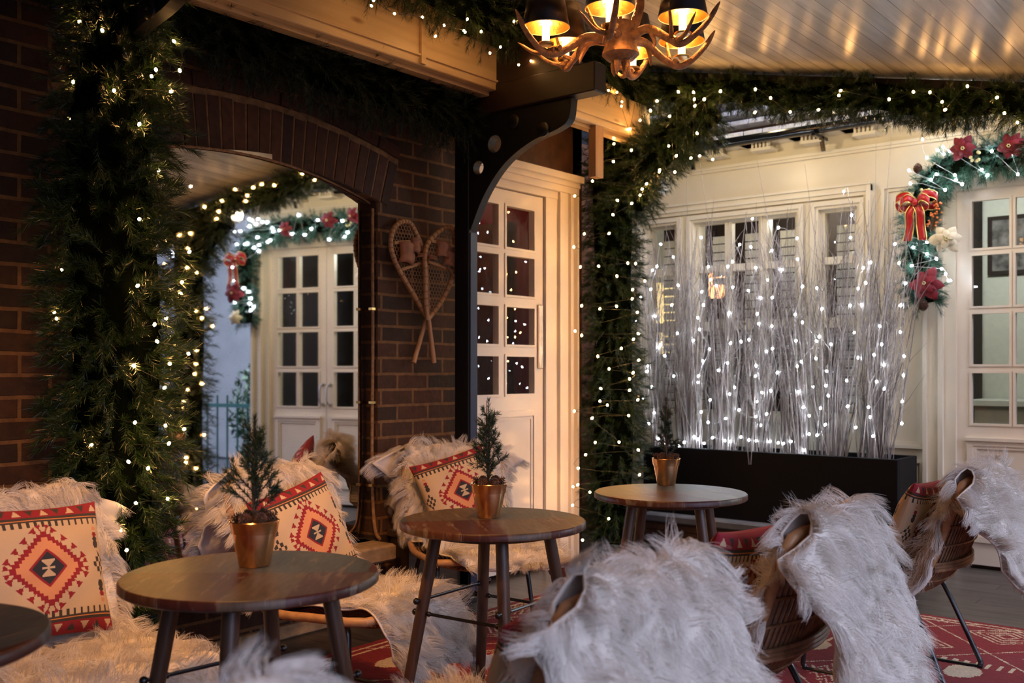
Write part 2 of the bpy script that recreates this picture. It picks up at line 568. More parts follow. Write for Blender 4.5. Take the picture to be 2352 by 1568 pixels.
    def frame(self, x0, x1, z0, z1, w, y0, y1, axis='Y'):
        """rectangular frame border of width w, in the plane across axis"""
        for (a0, a1, b0, b1) in ((x0, x1, z0, z0 + w), (x0, x1, z1 - w, z1), (x0, x0 + w, z0 + w, z1 - w), (x1 - w, x1, z0 + w, z1 - w)):
            if axis == 'Y':
                self.box(a0, a1, y0, y1, b0, b1)
            else:
                self.box(y0, y1, a0, a1, b0, b1)
        return self

    def build(self, name, mat, parent=None, smooth=False, loc=None):
        me = bpy.data.meshes.new(name)
        V = np.concatenate(self.v) if self.v else np.zeros((0, 3))
        me.from_pydata(V.tolist(), [], self.f)
        me.materials.append(MATS[mat])
        if smooth:
            me.shade_smooth()
            me.set_sharp_from_angle(angle=radians(45))
        me.validate()
        o = bpy.data.objects.new(name, me)
        COL.objects.link(o)
        if parent is not None:
            o.parent = parent
        if loc is not None:
            o.location = loc
        return o


def fast_mesh(name, V, quads, mat, parent=None, smooth=False):
    """V (n,3), quads (m,k) numpy"""
    me = bpy.data.meshes.new(name)
    k = quads.shape[1]
    me.vertices.add(len(V))
    me.vertices.foreach_set('co', V.astype(np.float32).ravel())
    me.loops.add(quads.size)
    me.loops.foreach_set('vertex_index', quads.astype(np.int32).ravel())
    me.polygons.add(len(quads))
    me.polygons.foreach_set('loop_start', (np.arange(len(quads)) * k).astype(np.int32))
    me.update(calc_edges=True)
    me.materials.append(MATS[mat])
    if smooth:
        me.shade_smooth()
    o = bpy.data.objects.new(name, me)
    COL.objects.link(o)
    if parent is not None:
        o.parent = parent
    return o


def empty(name, loc=(0, 0, 0), rz=0.0):
    o = bpy.data.objects.new(name, None)
    COL.objects.link(o)
    o.location = loc
    o.rotation_euler = (0, 0, rz)
    return o


def tag(o, label=None, cat=None, group=None, kind=None):
    if label:
        o['label'] = label
    if cat:
        o['category'] = cat
    if group:
        o['group'] = group
    if kind:
        o['kind'] = kind
    return o


def children(o):
    return [c for c in bpy.data.objects if c.parent == o]


def copy_tree(o, parent=None):
    c = o.copy()
    COL.objects.link(c)
    c.parent = parent
    for ch in list(o.children):
        copy_tree(ch, c)
    return c


def smooth_path(pts, n=8):
    """Catmull-Rom"""
    P = [np.array(p, float) for p in pts]
    P = [2 * P[0] - P[1]] + P + [2 * P[-1] - P[-2]]
    out = []
    for i in range(1, len(P) - 2):
        p0, p1, p2, p3 = P[i - 1:i + 3]
        for k in range(n):
            t = k / n
            out.append(0.5 * ((2 * p1) + (-p0 + p2) * t + (2 * p0 - 5 * p1 + 4 * p2 - p3) * t * t + (-p0 + 3 * p1 - 3 * p2 + p3) * t ** 3))
    out.append(P[-2])
    return np.array(out)


# ------------------------------------------------------------------ setting
WX = -3.70      # brick wall plane
FY = 6.60       # facade plane


def ceil_z(x):
    return 3.06 - 0.2135 * (x + 3.09)


def structure(o):
    o['kind'] = 'structure'
    return o


structure(MB().box(-4.6, 1.4, -2.0, 6.59, -0.12, 0.0).build('floor', 'deck_boards'))
structure(MB().box(-9, 14, -6, 16, -0.3, -0.13).build('trim_1', 'ground_outside'))

# brick wall with arched recess
MY0, MY1, MZ0 = 1.95, 3.47, 0.37


def arch_z(y, lift=0.0):
    c = (MY0 + MY1) / 2
    h = (MY1 - MY0) / 2
    rise = 0.10
    R = (h * h + rise * rise) / (2 * rise)
    zc = 2.07 + rise - R
    return zc + sqrt(max(0.0, (R + lift) ** 2 - (y - c) ** 2))


wl = MB()
TB = -4.0
wl.box(TB, WX, -2.0, MY0, 0, 2.95)
wl.box(TB, WX, MY1, 4.09, 0, 2.95)
wl.box(TB, WX, MY0, MY1, 0, MZ0)
ns = 24
ys = [MY0 + (MY1 - MY0) * i / ns for i in range(ns + 1)]
for a, b in zip(ys[:-1], ys[1:]):
    za, zb = arch_z(a), arch_z(b)
    v = [(TB, a, za), (TB, a, 2.95), (TB, b, zb), (TB, b, 2.95), (WX, a, za), (WX, a, 2.95), (WX, b, zb), (WX, b, 2.95)]
    wl.add(v, [(0, 1, 3, 2), (4, 6, 7, 5), (0, 2, 6, 4)])
wl.box(TB - 0.05, TB, -2.0, 4.09, 0, 2.95)
wall_left = structure(wl.build('wall_left', 'brick_wall'))
# soldier arch: bricks standing on a mortar bed
c_ = (MY0 + MY1) / 2
h_ = (MY1 - MY0) / 2
R_ = (h_ * h_ + 0.01) / 0.2
zc_ = 2.07 + 0.10 - R_
half = math.asin((h_ + 0.07) / R_)
bed = MB()
pts = []
na = 40
for i in range(na + 1):
    a = -half + 2 * half * i / na
    pts.append((c_ + (R_ + 0.0) * sin(a), zc_ + (R_ + 0.001) * cos(a)))
for i in range(na, -1, -1):
    a = -half + 2 * half * i / na
    pts.append((c_ + (R_ + 0.255) * sin(a), zc_ + (R_ + 0.255) * cos(a)))
bed.prism(pts, WX - 0.01, WX + 0.004)
structure(bed.build('trim_2', 'mortar'))
ab_ = MB()
nb = 27
for i in range(nb):
    a0 = -half + 2 * half * (i + 0.09) / nb
    a1 = -half + 2 * half * (i + 0.91) / nb
    r0, r1 = R_ + 0.002, R_ + 0.225 + random.uniform(-0.006, 0.006)
    ol = [(c_ + r0 * sin(a0), zc_ + r0 * cos(a0)), (c_ + r0 * sin(a1), zc_ + r0 * cos(a1)),
          (c_ + r1 * sin(a1), zc_ + r1 * cos(a1)), (c_ + r1 * sin(a0), zc_ + r1 * cos(a0))]
    ab_.prism(ol, WX - 0.1, WX + 0.009 + random.uniform(-0.003, 0.003))
# thin header course riding the arch
nh = 12
for i in range(nh):
    a0 = -half + 2 * half * (i + 0.04) / nh
    a1 = -half + 2 * half * (i + 0.96) / nh
    r0, r1 = R_ + 0.262, R_ + 0.262 + 0.058
    ol = [(c_ + r0 * sin(a0), zc_ + r0 * cos(a0)), (c_ + r0 * sin(a1), zc_ + r0 * cos(a1)),
          (c_ + r1 * sin(a1), zc_ + r1 * cos(a1)), (c_ + r1 * sin(a0), zc_ + r1 * cos(a0))]
    ab_.prism(ol, WX - 0.05, WX + 0.008)
structure(ab_.build('trim_3', 'arch_brick'))

# sill, plinth and the box step beside it
structure(MB().bevbox(-3.98, -3.54, 1.9, 3.45, 0.29, 0.37, 0.01).build('trim_4', 'stone'))
structure(MB().bevbox(-3.70, -3.66, -1.0, 3.9, 0.0, 0.06, 0.008).build('baseboard_left', 'stone'))
stp = empty('box_step', (-3.5, 3.74, 0))
tag(stp, 'dark wooden box step at the foot of the brick pier', 'step')
MB().box(-0.18, -0.05, -0.20, 0.18, 0.0, 0.38).build('body', 'dark_ledge', stp)
MB().bevbox(-0.19, -0.035, -0.22, 0.19, 0.38, 0.42, 0.006).build('lid', 'dark_ledge', stp)

# mirror, turned a few degrees in its recess
TH = radians(6.5)
mir = empty('arched_mirror', (WX - 0.068, MY1 + 0.015, MZ0 + 0.003), TH)
tag(mir, 'tall arched wall mirror set in the brick recess, speckled with age', 'mirror')
ml = MB()
L_ = (MY1 - MY0)
pts = [(-0.0, 0.0)]
top = []
for i in range(25):
    yy = -L_ * 0.985 * i / 24
    top.append((yy, arch_z(min(MY1, max(MY0, MY1 + yy))) - MZ0 + (0.03 if i < 10 else 0.03 - 0.033 * min(1, (i - 10) / 6)) - 0.004))
pts = [(0.0, 0.0)] + top + [(-L_ * 0.985, 0.0)]
ml.prism(pts, -0.006, 0.0)
ml.build('silvered_glass', 'mirror_silver', mir)
tr = MB()
tr.tube([(0.008, a - 0.012 if k == 0 else a, arch_z(min(MY1, max(MY0, MY1 + a))) - MZ0 - 0.010) for k, (a, b) in enumerate(top)], 0.006, 6)
tr.build('edge_bead', 'rope', mir, smooth=True)

# tan cable clipped along the mirror edge, its tail curling on the sill
cbl = empty('edge_cable', (-3.722, 3.455, 0.372))
tag(cbl, 'tan cable running down the reveal beside the mirror and curling on the sill', 'cable')
cp = smooth_path([(0.075, -0.02, 0.012), (0.04, -0.01, 0.03), (0.012, 0, 0.09), (0.0, 0, 0.24), (-0.003, 0, 0.5), (0.002, 0, 1.0), (0, 0, 1.35), (0, 0, 1.66)], 6)
MB().tube(cp, 0.0085, 8).build('cord', 'rope', cbl, True)
for zz in (0.265, 0.68, 1.15):
    MB().box(-0.013, 0.013, -0.014, 0.014, zz, zz + 0.012).build('clip', 'brass', cbl)

# roof over the wall side, dark
structure(MB().box(-4.2, -3.36, -2.0, 5.5, 2.95, 3.0).build('trim_5', 'black_matt'))
# pine fascia beam
fb = MB()
fb.bevbox(-3.345, -3.30, -1.5, 5.42, 2.65, 2.87, 0.004)
fb.box(-3.30, -3.288, -1.5, 5.42, 2.69, 2.70)
fb.box(-3.30, -3.285, 3.36, 3.39, 2.655, 2.87)
fb.box(-3.40, -3.345, -1.5, 5.42, 2.63, 2.68)
structure(fb.build('trim_6', 'pine_beam'))
# ceiling
x0, x1 = -3.35, 0.9
cv = [(x0, -1.6, ceil_z(x0)), (x1, -1.6, ceil_z(x1)), (x1, 5.5, ceil_z(x1)), (x0, 5.5, ceil_z(x0))]
cv += [(a, b, c + 0.05) for a, b, c in cv]
structure(MB().add(cv, [(0, 1, 2, 3), (4, 7, 6, 5), (0, 4, 5, 1), (1, 5, 6, 2), (2, 6, 7, 3), (3, 7, 4, 0)]).build('ceiling', 'ceiling_boards'))
# closing board between fascia and ceiling
structure(MB().box(-3.36, -3.345, -1.5, 5.45, 2.68, ceil_z(-3.35)).build('trim_7', 'pine_beam'))
# edge beam under the ceiling at the garden side
eb = MB()
xa, xb = -3.4, 0.9
z_a, z_b = ceil_z(xa) - 0.01, ceil_z(xb) - 0.01
v = []
for yy in (5.42, 5.50):
    v += [(xa, yy, z_a - 0.14), (xb, yy, z_b - 0.14), (xb, yy, z_b), (xa, yy, z_a)]
eb.add(v, [(0, 1, 2, 3), (4, 7, 6, 5), (0, 4, 5, 1), (3, 2, 6, 7), (1, 5, 6, 2), (0, 3, 7, 4)])
structure(eb.build('trim_8', 'dark_beam'))

# dark posts, brackets and stub beams


def bracket(y, label):
    b = empty('curved_bracket', (0, y, 0))
    tag(b, label, 'bracket', None)
    # plate outline in X,Z with a concave lower edge
    ol = [(-3.50, 2.54), (-3.50, 1.95)]
    arc = smooth_path([(-3.50, 1.95, 0), (-3.40, 2.13, 0), (-3.27, 2.27, 0), (-3.10, 2.36, 0), (-2.93, 2.40, 0), (-2.86, 2.44, 0), (-2.84, 2.54, 0)], 6)
    ol += [(p[0], p[1]) for p in arc[1:]]
    # cut the two round holes by triangulating around them
    import bmesh
    bm = bmesh.new()
    holes = [(-3.44, 2.277, 0.036), (-3.33, 2.385, 0.045)]
    edges = []

    def loop(pts):
        vs = [bm.verts.new((p[0], 0, p[1])) for p in pts]
        for i in range(len(vs)):
            edges.append(bm.edges.new((vs[i], vs[(i + 1) % len(vs)])))
    loop(ol)
    for hx, hz, hr in holes:
        loop([(hx + hr * cos(2 * pi * k / 24), hz + hr * sin(2 * pi * k / 24)) for k in range(24)])
    bmesh.ops.triangle_fill(bm, use_beauty=True, edges=edges)
    geom = bmesh.ops.extrude_face_region(bm, geom=bm.faces[:])
    for v_ in [g for g in geom['geom'] if isinstance(g, bmesh.types.BMVert)]:
        v_.co.y += 0.05
    bmesh.ops.recalc_face_normals(bm, faces=bm.faces[:])
    me = bpy.data.meshes.new('plate')
    bm.to_mesh(me)
    bm.free()
    me.materials.append(MATS['black_paint'])
    o = bpy.data.objects.new('plate', me)
    COL.objects.link(o)
    o.parent = b
    o.location = (0, -0.025, 0)
    for hx, hz in ((-3.2, 2.48), (-3.01, 2.41)):
        MB().lathe([(0.036, 0), (0.036, 0.008), (0.028, 0.012), (0.006, 0.012), (0.006, 0.02), (0, 0.02)], 20, M=Matrix.Rotation(radians(90), 4, 'X')).build('bolt_disc', 'black_metal', b, True, (hx, -0.025, hz))
    MB().bevbox(-3.66, -2.69, -0.05, 0.05, 2.545, 2.685, 0.005).build('top_beam', 'dark_beam', b)
    MB().add([(-3.36, -0.045, 2.685), (-2.80, -0.045, 2.685), (-3.02, -0.045, 3.02), (-3.36, -0.045, 3.10), (-3.36, 0.045, 2.685), (-2.80, 0.045, 2.685), (-3.02, 0.045, 3.02), (-3.36, 0.045, 3.10)],
             [(0, 1, 2, 3), (4, 7, 6, 5), (0, 4, 5, 1), (1, 5, 6, 2), (2, 6, 7, 3), (3, 7, 4, 0)]).build('gusset', 'dark_beam', b)
    return b


def post(x, y, label, h=2.9):
    p = empty('square_post', (x, y, 0))
    tag(p, label, 'post')
    MB().bevbox(-0.05, 0.05, -0.035, 0.035, 0, h, 0.004).build('shaft', 'black_paint', p)
    MB().bevbox(0.0505, 0.056, -0.025, 0.03, 0.05, h - 0.6, 0.002).build('sky_tint_strip', 'sky_tint', p)  # skylight on the post's black side, added as a blue strip
    MB().bevbox(-0.07, 0.07, -0.055, 0.055, 0, 0.03, 0.004).build('base_plate', 'black_metal', p)
    return p


post(-3.55, 3.965, 'black square post with sky light tinted on one side, between snowshoes and glazed door', 2.545)
bracket(3.965, 'black curved bracket with round holes beside the glazed door head')
post(-3.50, 1.83, 'black post wrapped in the big fir garland at the brick wall', 2.545)
bracket(1.83, 'black curved bracket above the large dark garland column')
post(-3.58, 5.45, 'black post inside the fir garland between glazed door and birch twigs', 2.9)
post(-0.68, 5.45, 'black post inside the garland column seen only in the mirror', 2.5)
structure(MB().box(-3.36, -3.31, 4.83, 4.91, 2.35, 2.65).build('trim_9', 'pine_post'))


# ------------------------------------------------------------------ doors and windows
def muntin_leaf(par, u0, u1, z0, z1, cols, rows, t0, t1, axis, stile=0.08, mun=0.03, lower=None, glassm='pane_glass'):
    """one glazed leaf. u = in-plane horizontal, t0..t1 thickness. cols: list of (a,b); rows list of (lo,hi)"""
    fr = MB()

    def B(a0, a1, b0, b1, s0=t0, s1=t1):
        if axis == 'Y':
            fr.box(a0, a1, s0, s1, b0, b1)
        else:
            fr.box(s0, s1, a0, a1, b0, b1)
    ue = [u0] + [q for c in cols for q in c] + [u1]
    for i in range(0, len(ue), 2):
        B(ue[i], ue[i + 1], z0, z1)
    rows = sorted(rows)
    ze = [z0] + [q for r in rows for q in r] + [z1]
    for (a, b) in cols:
        for i in range(0, len(ze), 2):
            B(a, b, ze[i], ze[i + 1])
    o = fr.build('leaf_frame', 'door_paint', par)
    # glazing beads
    bd = MB()
    for (a, b) in cols:
        for (c, d) in rows:
            e = 0.008
            tt = (t0 + t1) / 2
            bd.frame(a - 0.012, b + 0.012, c - 0.012, d + 0.012, 0.014, t0 - 0.006, tt + 0.005, axis=axis) if axis == 'Y' else bd.frame(a - 0.012, b + 0.012, c - 0.012, d + 0.012, 0.014, tt - 0.005, t1 + 0.006, axis=axis)
    bd.build('glazing_bead', 'door_paint', par)
    for (a, b) in cols:
        for (c, d) in rows:
            g = MB()
            tt = (t0 + t1) / 2
            if axis == 'Y':
                g.box(a, b, tt - 0.002, tt + 0.002, c, d)
            else:
                g.box(tt - 0.002, tt + 0.002, a, b, c, d)
            g.build('pane', glassm, par)
    return o


# glazed door in the wall side (door_1)
DX = -3.75
d1 = structure(empty('door_1', (0, 0, 0)))
rows1 = [(1.077, 1.303), (1.37, 1.595), (1.663, 1.897), (1.944, 2.189)]
muntin_leaf(d1, 4.13, 4.90, 0.03, 2.28, [(4.20, 4.47), (4.54, 4.81)], rows1, DX - 0.04, DX, 'X')
pn = MB()
pn.frame(4.18, 4.83, 0.18, 0.98, 0.035, DX, DX + 0.012, axis='X')
pn.frame(4.22, 4.79, 0.22, 0.94, 0.015, DX, DX + 0.006, axis='X')
pn.build('lower_panel', 'door_paint', d1)
MB().bevbox(DX + 0.0, DX + 0.014, 4.842, 4.885, 1.23, 1.62, 0.003).build('push_plate', 'copper', d1)
cs = MB()
for (a, b, t) in ((4.905, 5.02, 0.02), (5.02, 5.10, 0.045), (5.10, 5.20, 0.03), (5.125, 5.15, 0.05), (5.185, 5.2, 0.06)):
    cs.box(DX - 0.03, DX + t, a, b, 0, 2.40)
for (a, b, t) in ((2.285, 2.33, 0.025), (2.33, 2.37, 0.055), (2.37, 2.40, 0.07), (2.40, 2.44, 0.10)):
    cs.box(DX - 0.03, DX + t, 4.09, 5.2, a, b)
cs.box(DX - 0.05, DX + 0.02, 4.09, 4.128, 0, 2.4)
cs.build('casing', 'door_paint', d1)
structure(MB().box(-3.85, -3.74, 4.09, 5.3, 2.44, 2.95).build('trim_10', 'brown_board'))
structure(MB().box(-4.6, -3.74, 5.2, 5.3, 0, 2.95).box(-4.6, -4.42, 5.3, 6.59, 0, 2.95).build('wall_back', 'brown_board'))
# room behind it, dark red
rr = MB()
rr.box(-5.6, -5.5, 3.6, 5.195, 0, 2.6)
rr.box(-5.5, -3.80, 5.16, 5.195, 0, 2.6)
rr.box(-5.5, -4.05, 3.5, 3.6, 0, 2.6)
structure(rr.build('wall_inner', 'red_wall'))
structure(MB().box(-5.5, -3.86, 3.6, 5.16, 2.45, 2.5).build('trim_11', 'brown_board'))
structure(MB().box(-5.5, -4.61, 3.6, 5.16, -0.05, 0.0).build('trim_12', 'dark_ledge'))
structure(MB().box(-4.6, -4.2, 5.10, 5.16, 0.0, 2.2).build('trim_13', 'brown_board'))

# facade
fac = MB()
fx0, fx1 = -4.4, -0.30
W = []


def fx(px):
    return on_y(px, 0, FY)[0]


win = [
    [(fx(1488), fx(1545))],
    [(fx(1602), fx(1660)), (fx(1677), fx(1738)), (fx(1758), fx(1822))],
    [(fx(1890), fx(1960))],
]
zr = [(0.94, 1.51), (1.577, 1.937), (1.987, 2.28)]
holes = [(c[0] - 0.03, c[1] + 0.03, 0.90, 2.32) for w in win for c in w]
door_hole = (-1.80, -0.53, 0.0, 2.33)
holes.append(door_hole)
xs = sorted({fx0, fx1} | {h[0] for h in holes} | {h[1] for h in holes})
for a, b in zip(xs[:-1], xs[1:]):
    hs = [h for h in holes if h[0] <= a + 1e-6 and h[1] >= b - 1e-6]
    if not hs:
        fac.box(a, b, FY, FY + 0.18, 0, 2.86)
    else:
        h = hs[0]
        if h[2] > 0:
            fac.box(a, b, FY, FY + 0.18, 0, h[2])
        fac.box(a, b, FY, FY + 0.18, h[3], 2.86)
structure(fac.build('wall_facade', 'cream_paint'))
# mouldings on the facade
mo = MB()
mo.box(fx0, fx1, FY - 0.05, FY, 2.675, 2.695)
mo.box(fx0, fx1, FY - 0.03, FY, 2.66, 2.675)
mo.box(fx0, fx1, FY - 0.12, FY, 2.80, 2.86)
for i in range(11):
    xx = -4.2 + i * 0.36
    for k in range(5):
        mo.box(xx + k * 0.028, xx + k * 0.028 + 0.014, FY - 0.135, FY - 0.10, 2.765, 2.80)
    mo.box(xx - 0.01, xx + 0.14, FY - 0.13, FY, 2.745, 2.765)
# window group surround
sx0, sx1 = fx(1462), fx(2004)
mo.box(sx0, sx1, FY - 0.035, FY, 2.40, 2.44)
mo.box(sx0 + 0.03, sx1 - 0.03, FY - 0.022, FY, 2.375, 2.40)
mo.box(sx0, sx1, FY - 0.05, FY, 2.44, 2.455)
mo.box(sx1 - 0.03, sx1, FY - 0.04, FY, 0.72, 2.44)
mo.box(sx1 - 0.055, sx1 - 0.03, FY - 0.02, FY, 0.72, 2.40)
# tall wall panel and dado panel right of the twigs
px0, px1 = -2.26, -1.995
mo.frame(px0, px1, 0.72, 2.42, 0.022, FY - 0.03, FY)
mo.frame(px0 + 0.022, px1 - 0.022, 0.742, 2.398, 0.02, FY - 0.015, FY)
mo.frame(px0, px1, 0.38, 0.65, 0.02, FY - 0.028, FY)
mo.frame(px0 + 0.035, px1 - 0.035, 0.415, 0.615, 0.012, FY - 0.014, FY)
mo.box(-2.3, -1.96, FY - 0.02, FY, 0.0, 0.28)
structure(mo.build('trim_14', 'cream_paint'))

for wi, lights in enumerate(win):
    w = structure(empty('window_%d' % (wi + 1), (0, 0, 0)))
    f = MB()
    a0, a1 = lights[0][0] - 0.03, lights[-1][1] + 0.03
    # outer architrave
    f.frame(a0 - 0.05, a1 + 0.05, 0.86, 2.36, 0.03, FY - 0.028, FY)
    f.frame(a0 - 0.02, a1 + 0.02, 0.89, 2.33, 0.02, FY - 0.012, FY)
    for (c0, c1) in lights:
        f.frame(c0 - 0.03, c1 + 0.03, 0.90, 2.32, 0.03, FY + 0.03, FY + 0.08)
        for (b0, b1) in ((1.51, 1.577), (1.937, 1.987)):
            f.box(c0, c1, FY + 0.02, FY + 0.08, b0, b1)
    f.build('window_frame', 'cream_paint', w)
    sl = MB()
    for (c0, c1) in lights:
        for (b0, b1) in zr:
            MB().box(c0, c1, FY + 0.05, FY + 0.054, b0, b1).build('pane', 'pane_glass', w)
    # pale slatted shutter behind the glass, with dark gaps
        z = 0.93
        while z < 2.185:
            if not (wi == 1 and c0 == lights[0][0] and 1.57 < z < 1.85):
                sl.box(c0 + 0.02, c1 - 0.01, FY + 0.20, FY + 0.21, z, z + 0.052)
            z += 0.062
    sl.build('shutter', 'white_interior', w)
    if wi < 3:
        ld = MB()
        for (c0, c1) in lights:
            for k in range(1, 4):
                xx = c0 + (c1 - c0) * k / 4
                ld.box(xx - 0.002, xx + 0.002, FY + 0.055, FY + 0.059, 0.94, 1.51)
            for k in range(1, 9):
                zz = 0.94 + 0.57 * k / 9
                ld.box(c0, c1, FY + 0.055, FY + 0.059, zz - 0.002, zz + 0.002)
        ld.build('leading', 'black_matt', w)

# double door of the facade (door_2)
d2 = structure(empty('door_2', (0, 0, 0)))
rows2 = [(0.89, 1.204), (1.255, 1.569), (1.614, 1.93), (1.971, 2.266)]
muntin_leaf(d2, -1.80, -1.168, 0.02, 2.33, [(-1.715, -1.498), (-1.467, -1.25)], rows2, FY + 0.01, FY + 0.05, 'Y')
muntin_leaf(d2, -1.162, -0.53, 0.02, 2.33, [(-1.08, -0.863), (-0.832, -0.615)], rows2, FY + 0.01, FY + 0.05, 'Y')
pb = MB()
for (a, b) in ((-1.74, -1.23), (-1.10, -0.59)):
    pb.frame(a, b, 0.16, 0.79, 0.035, FY - 0.004, FY + 0.01)
    pb.frame(a + 0.035, b - 0.035, 0.195, 0.755, 0.02, FY + 0.002, FY + 0.01)
    pb.box(a - 0.01, b + 0.01, FY - 0.016, FY + 0.01, 0.785, 0.805)
pb.build('lower_panel', 'door_paint', d2)
for xx in (-1.205, -1.125):
    h = MB()
    h.tube(smooth_path([(xx, FY + 0.01, 1.09), (xx, FY - 0.035, 1.075), (xx, FY - 0.045, 1.0), (xx, FY - 0.035, 0.925), (xx, FY + 0.01, 0.91)], 5), 0.008, 8)
    h.ball((xx, FY + 0.003, 1.09), 0.017)
    h.ball((xx, FY + 0.003, 0.91), 0.017)
    h.build('pull_handle', 'steel', d2, True)
ca = MB()
for (a, b, t) in ((-1.99, -1.965, 0.055), (-1.965, -1.90, 0.03), (-1.90, -1.87, 0.05), (-1.87, -1.80, 0.02)):
    ca.box(a, b, FY - t, FY, 0, 2.38)
    ca.box(-2.33 - b, -2.33 - a, FY - t, FY, 0, 2.38)
ca.box(-1.99, -0.34, FY - 0.03, FY, 2.335, 2.42)
ca.box(-2.0, -0.33, FY - 0.06, FY, 2.42, 2.45)
ca.build('casing', 'cream_paint', d2)

# gutter and its roof
gu = empty('roof_gutter', (0, 6.40, 2.835))
tag(gu, 'glossy black half-round gutter along the eaves above the twig display', 'gutter')
g = MB()
gp = [(0.052 * cos(a), 0.052 * sin(a)) for a in np.linspace(pi, 2 * pi, 12)]
gq = [(0.046 * cos(a), 0.046 * sin(a)) for a in np.linspace(2 * pi, pi, 12)]
g.prism(gp + gq, -4.4, -0.25)
g.build('channel', 'gutter_black', gu, True)
for xx in (-3.6, -2.62, -1.7, -0.9):
    b = MB()
    b.box(xx - 0.012, xx + 0.012, -0.06, 0.16, -0.075, -0.055)
    b.add([(xx - 0.012, 0.06, -0.06), (xx + 0.012, 0.06, -0.06), (xx + 0.012, 0.10, -0.15), (xx - 0.012, 0.10, -0.15), (xx - 0.012, 0.09, -0.06), (xx + 0.012, 0.09, -0.06), (xx + 0.012, 0.12, -0.15), (xx - 0.012, 0.12, -0.15)],
          [(0, 1, 2, 3), (4, 7, 6, 5), (0, 4, 5, 1), (3, 2, 6, 7), (0, 3, 7, 4), (1, 5, 6, 2)])
    b.build('gutter_bracket', 'gutter_black', gu)
rf = MB()
NR = 9
for k in range(NR):
    y0_, z0_ = 6.40 + k * 0.22, 2.86 + k * 0.14
    for i in range(30):
        xx = -4.4 + i * 0.14 + (0.07 if k % 2 else 0)
        rf.bevbox(xx + 0.003, xx + 0.137, y0_ - 0.02, y0_ + 0.24, z0_ - 0.02 + 0.0, z0_ + 0.012, 0.003)
structure(rf.build('trim_15', 'snow_roof'))
structure(MB().add([(-4.4, 6.42, 2.80), (-0.2, 6.42, 2.80), (-0.2, 8.6, 4.05), (-4.4, 8.6, 4.05)], [(0, 1, 2, 3)]).build('trim_16', 'brown_board'))
# rafter feet under the eaves
rfm = MB()
for i in range(12):
    xx = -4.3 + i * 0.36
    rfm.box(xx, xx + 0.14, 6.42, 6.6, 2.80, 2.85)
structure(rfm.build('trim_17', 'pine_beam'))

# room behind the facade
rm = MB()
rm.box(-4.4, -1.45, 8.55, 8.65, 0, 2.8)
rm.box(-4.45, -4.4, FY + 0.18, 8.6, 0, 2.8)
structure(rm.build('wall_room', 'white_interior'))
structure(MB().box(-0.35, -0.3, FY + 0.18, 8.6, 0, 2.8).box(-1.45, -0.3, 8.55, 8.65, 0, 2.8).box(-1.50, -1.45, 7.6, 8.55, 0, 2.8).build('wall_dark_half', 'dark_interior'))  # walls coloured dark so this half of the room looks unlit
structure(MB().box(-4.4, -0.3, 6.78, 8.6, 2.80, 2.84).build('trim_18', 'dark_interior'))
structure(MB().box(-4.4, -0.3, 6.72, 8.6, -0.06, 0).build('trim_19', 'dark_ledge'))
structure(MB().box(-2.16, -2.10, FY + 0.18, 8.4, 0, 2.8).build('wall_partition', 'dark_interior'))
structure(MB().box(-4.4, -2.16, 7.45, 7.5, 0, 2.8).build('trim_20', 'dark_interior'))
cab = empty('white_cabinet', (-2.02, 8.25, 0))
tag(cab, 'white panelled cabinet inside the room, seen through the facade door', 'cabinet')
MB().box(-0.05, 0.75, -0.2, 0.28, 0, 0.95).build('body', 'white_interior', cab)
MB().bevbox(-0.08, 0.80, -0.25, 0.29, 0.95, 1.0, 0.006).build('top', 'white_interior', cab)
MB().frame(0.04, 0.62, 0.2, 0.8, 0.04, -0.215, -0.2).build('panel', 'white_interior', cab)
pc = empty('framed_picture', (-1.78, 8.535, 2.2))
tag(pc, 'framed grey landscape picture on the white wall behind the facade door', 'picture')
MB().box(-0.28, 0.28, -0.01, 0.0, -0.2, 0.2).build('print', 'picture_print', pc)
MB().frame(-0.31, 0.31, -0.23, 0.23, 0.03, -0.025, 0.0).build('frame', 'dark_interior', pc)
# lit lamp seen through the middle window
lx, lz = on_y(1646, 655, 7.1)
lp = empty('hanging_lamp', (lx, 7.1, lz))
tag(lp, 'glowing orange paper lamp behind the middle window', 'lamp')
MB().lathe([(0.045, -0.1), (0.06, -0.08), (0.062, 0.08), (0.045, 0.1)], 16).build('lamp_shade', 'lit_shade', lp, True)
MB().tube([(0, 0, 0.09), (0, 0, 2.8 - lz)], 0.003, 5).build('cord', 'black_matt', lp)
cl_x, cl_z = on_y(1530, 680, 6.95)
ct = empty('window_curtain', (cl_x, 6.95, 1.6))
tag(ct, 'yellow curtain with added glow behind the narrow window next to the garland column', 'curtain')
cvv = MB()
wv = [(-0.12 + 0.24 * i / 24, 0.012 * sin(i * 1.3)) for i in range(25)]
V = [(a, b, -0.25) for a, b in wv] + [(a, b, 0.32) for a, b in wv]
cvv.add(V, [(i, i + 1, i + 26, i + 25) for i in range(24)])
cvv.build('cloth', 'curtain_glow', ct, True)

# dome camera on the facade
sx_, sz_ = on_y(1522, 432, FY)
sc_ = empty('security_camera', (sx_, FY, sz_))
tag(sc_, 'small white round security camera on the facade beside the garland', 'camera')
MR = Matrix.Rotation(radians(90), 4, 'X')
MB().lathe([(0.055, 0), (0.058, 0.02), (0.05, 0.045), (0.03, 0.06), (0, 0.06)], 24, M=MR).build('housing', 'plastic_white', sc_, True)
MB().lathe([(0.028, 0.05), (0.026, 0.066), (0.012, 0.075), (0, 0.077)], 20, M=MR).build('lens', 'lens_black', sc_, True)

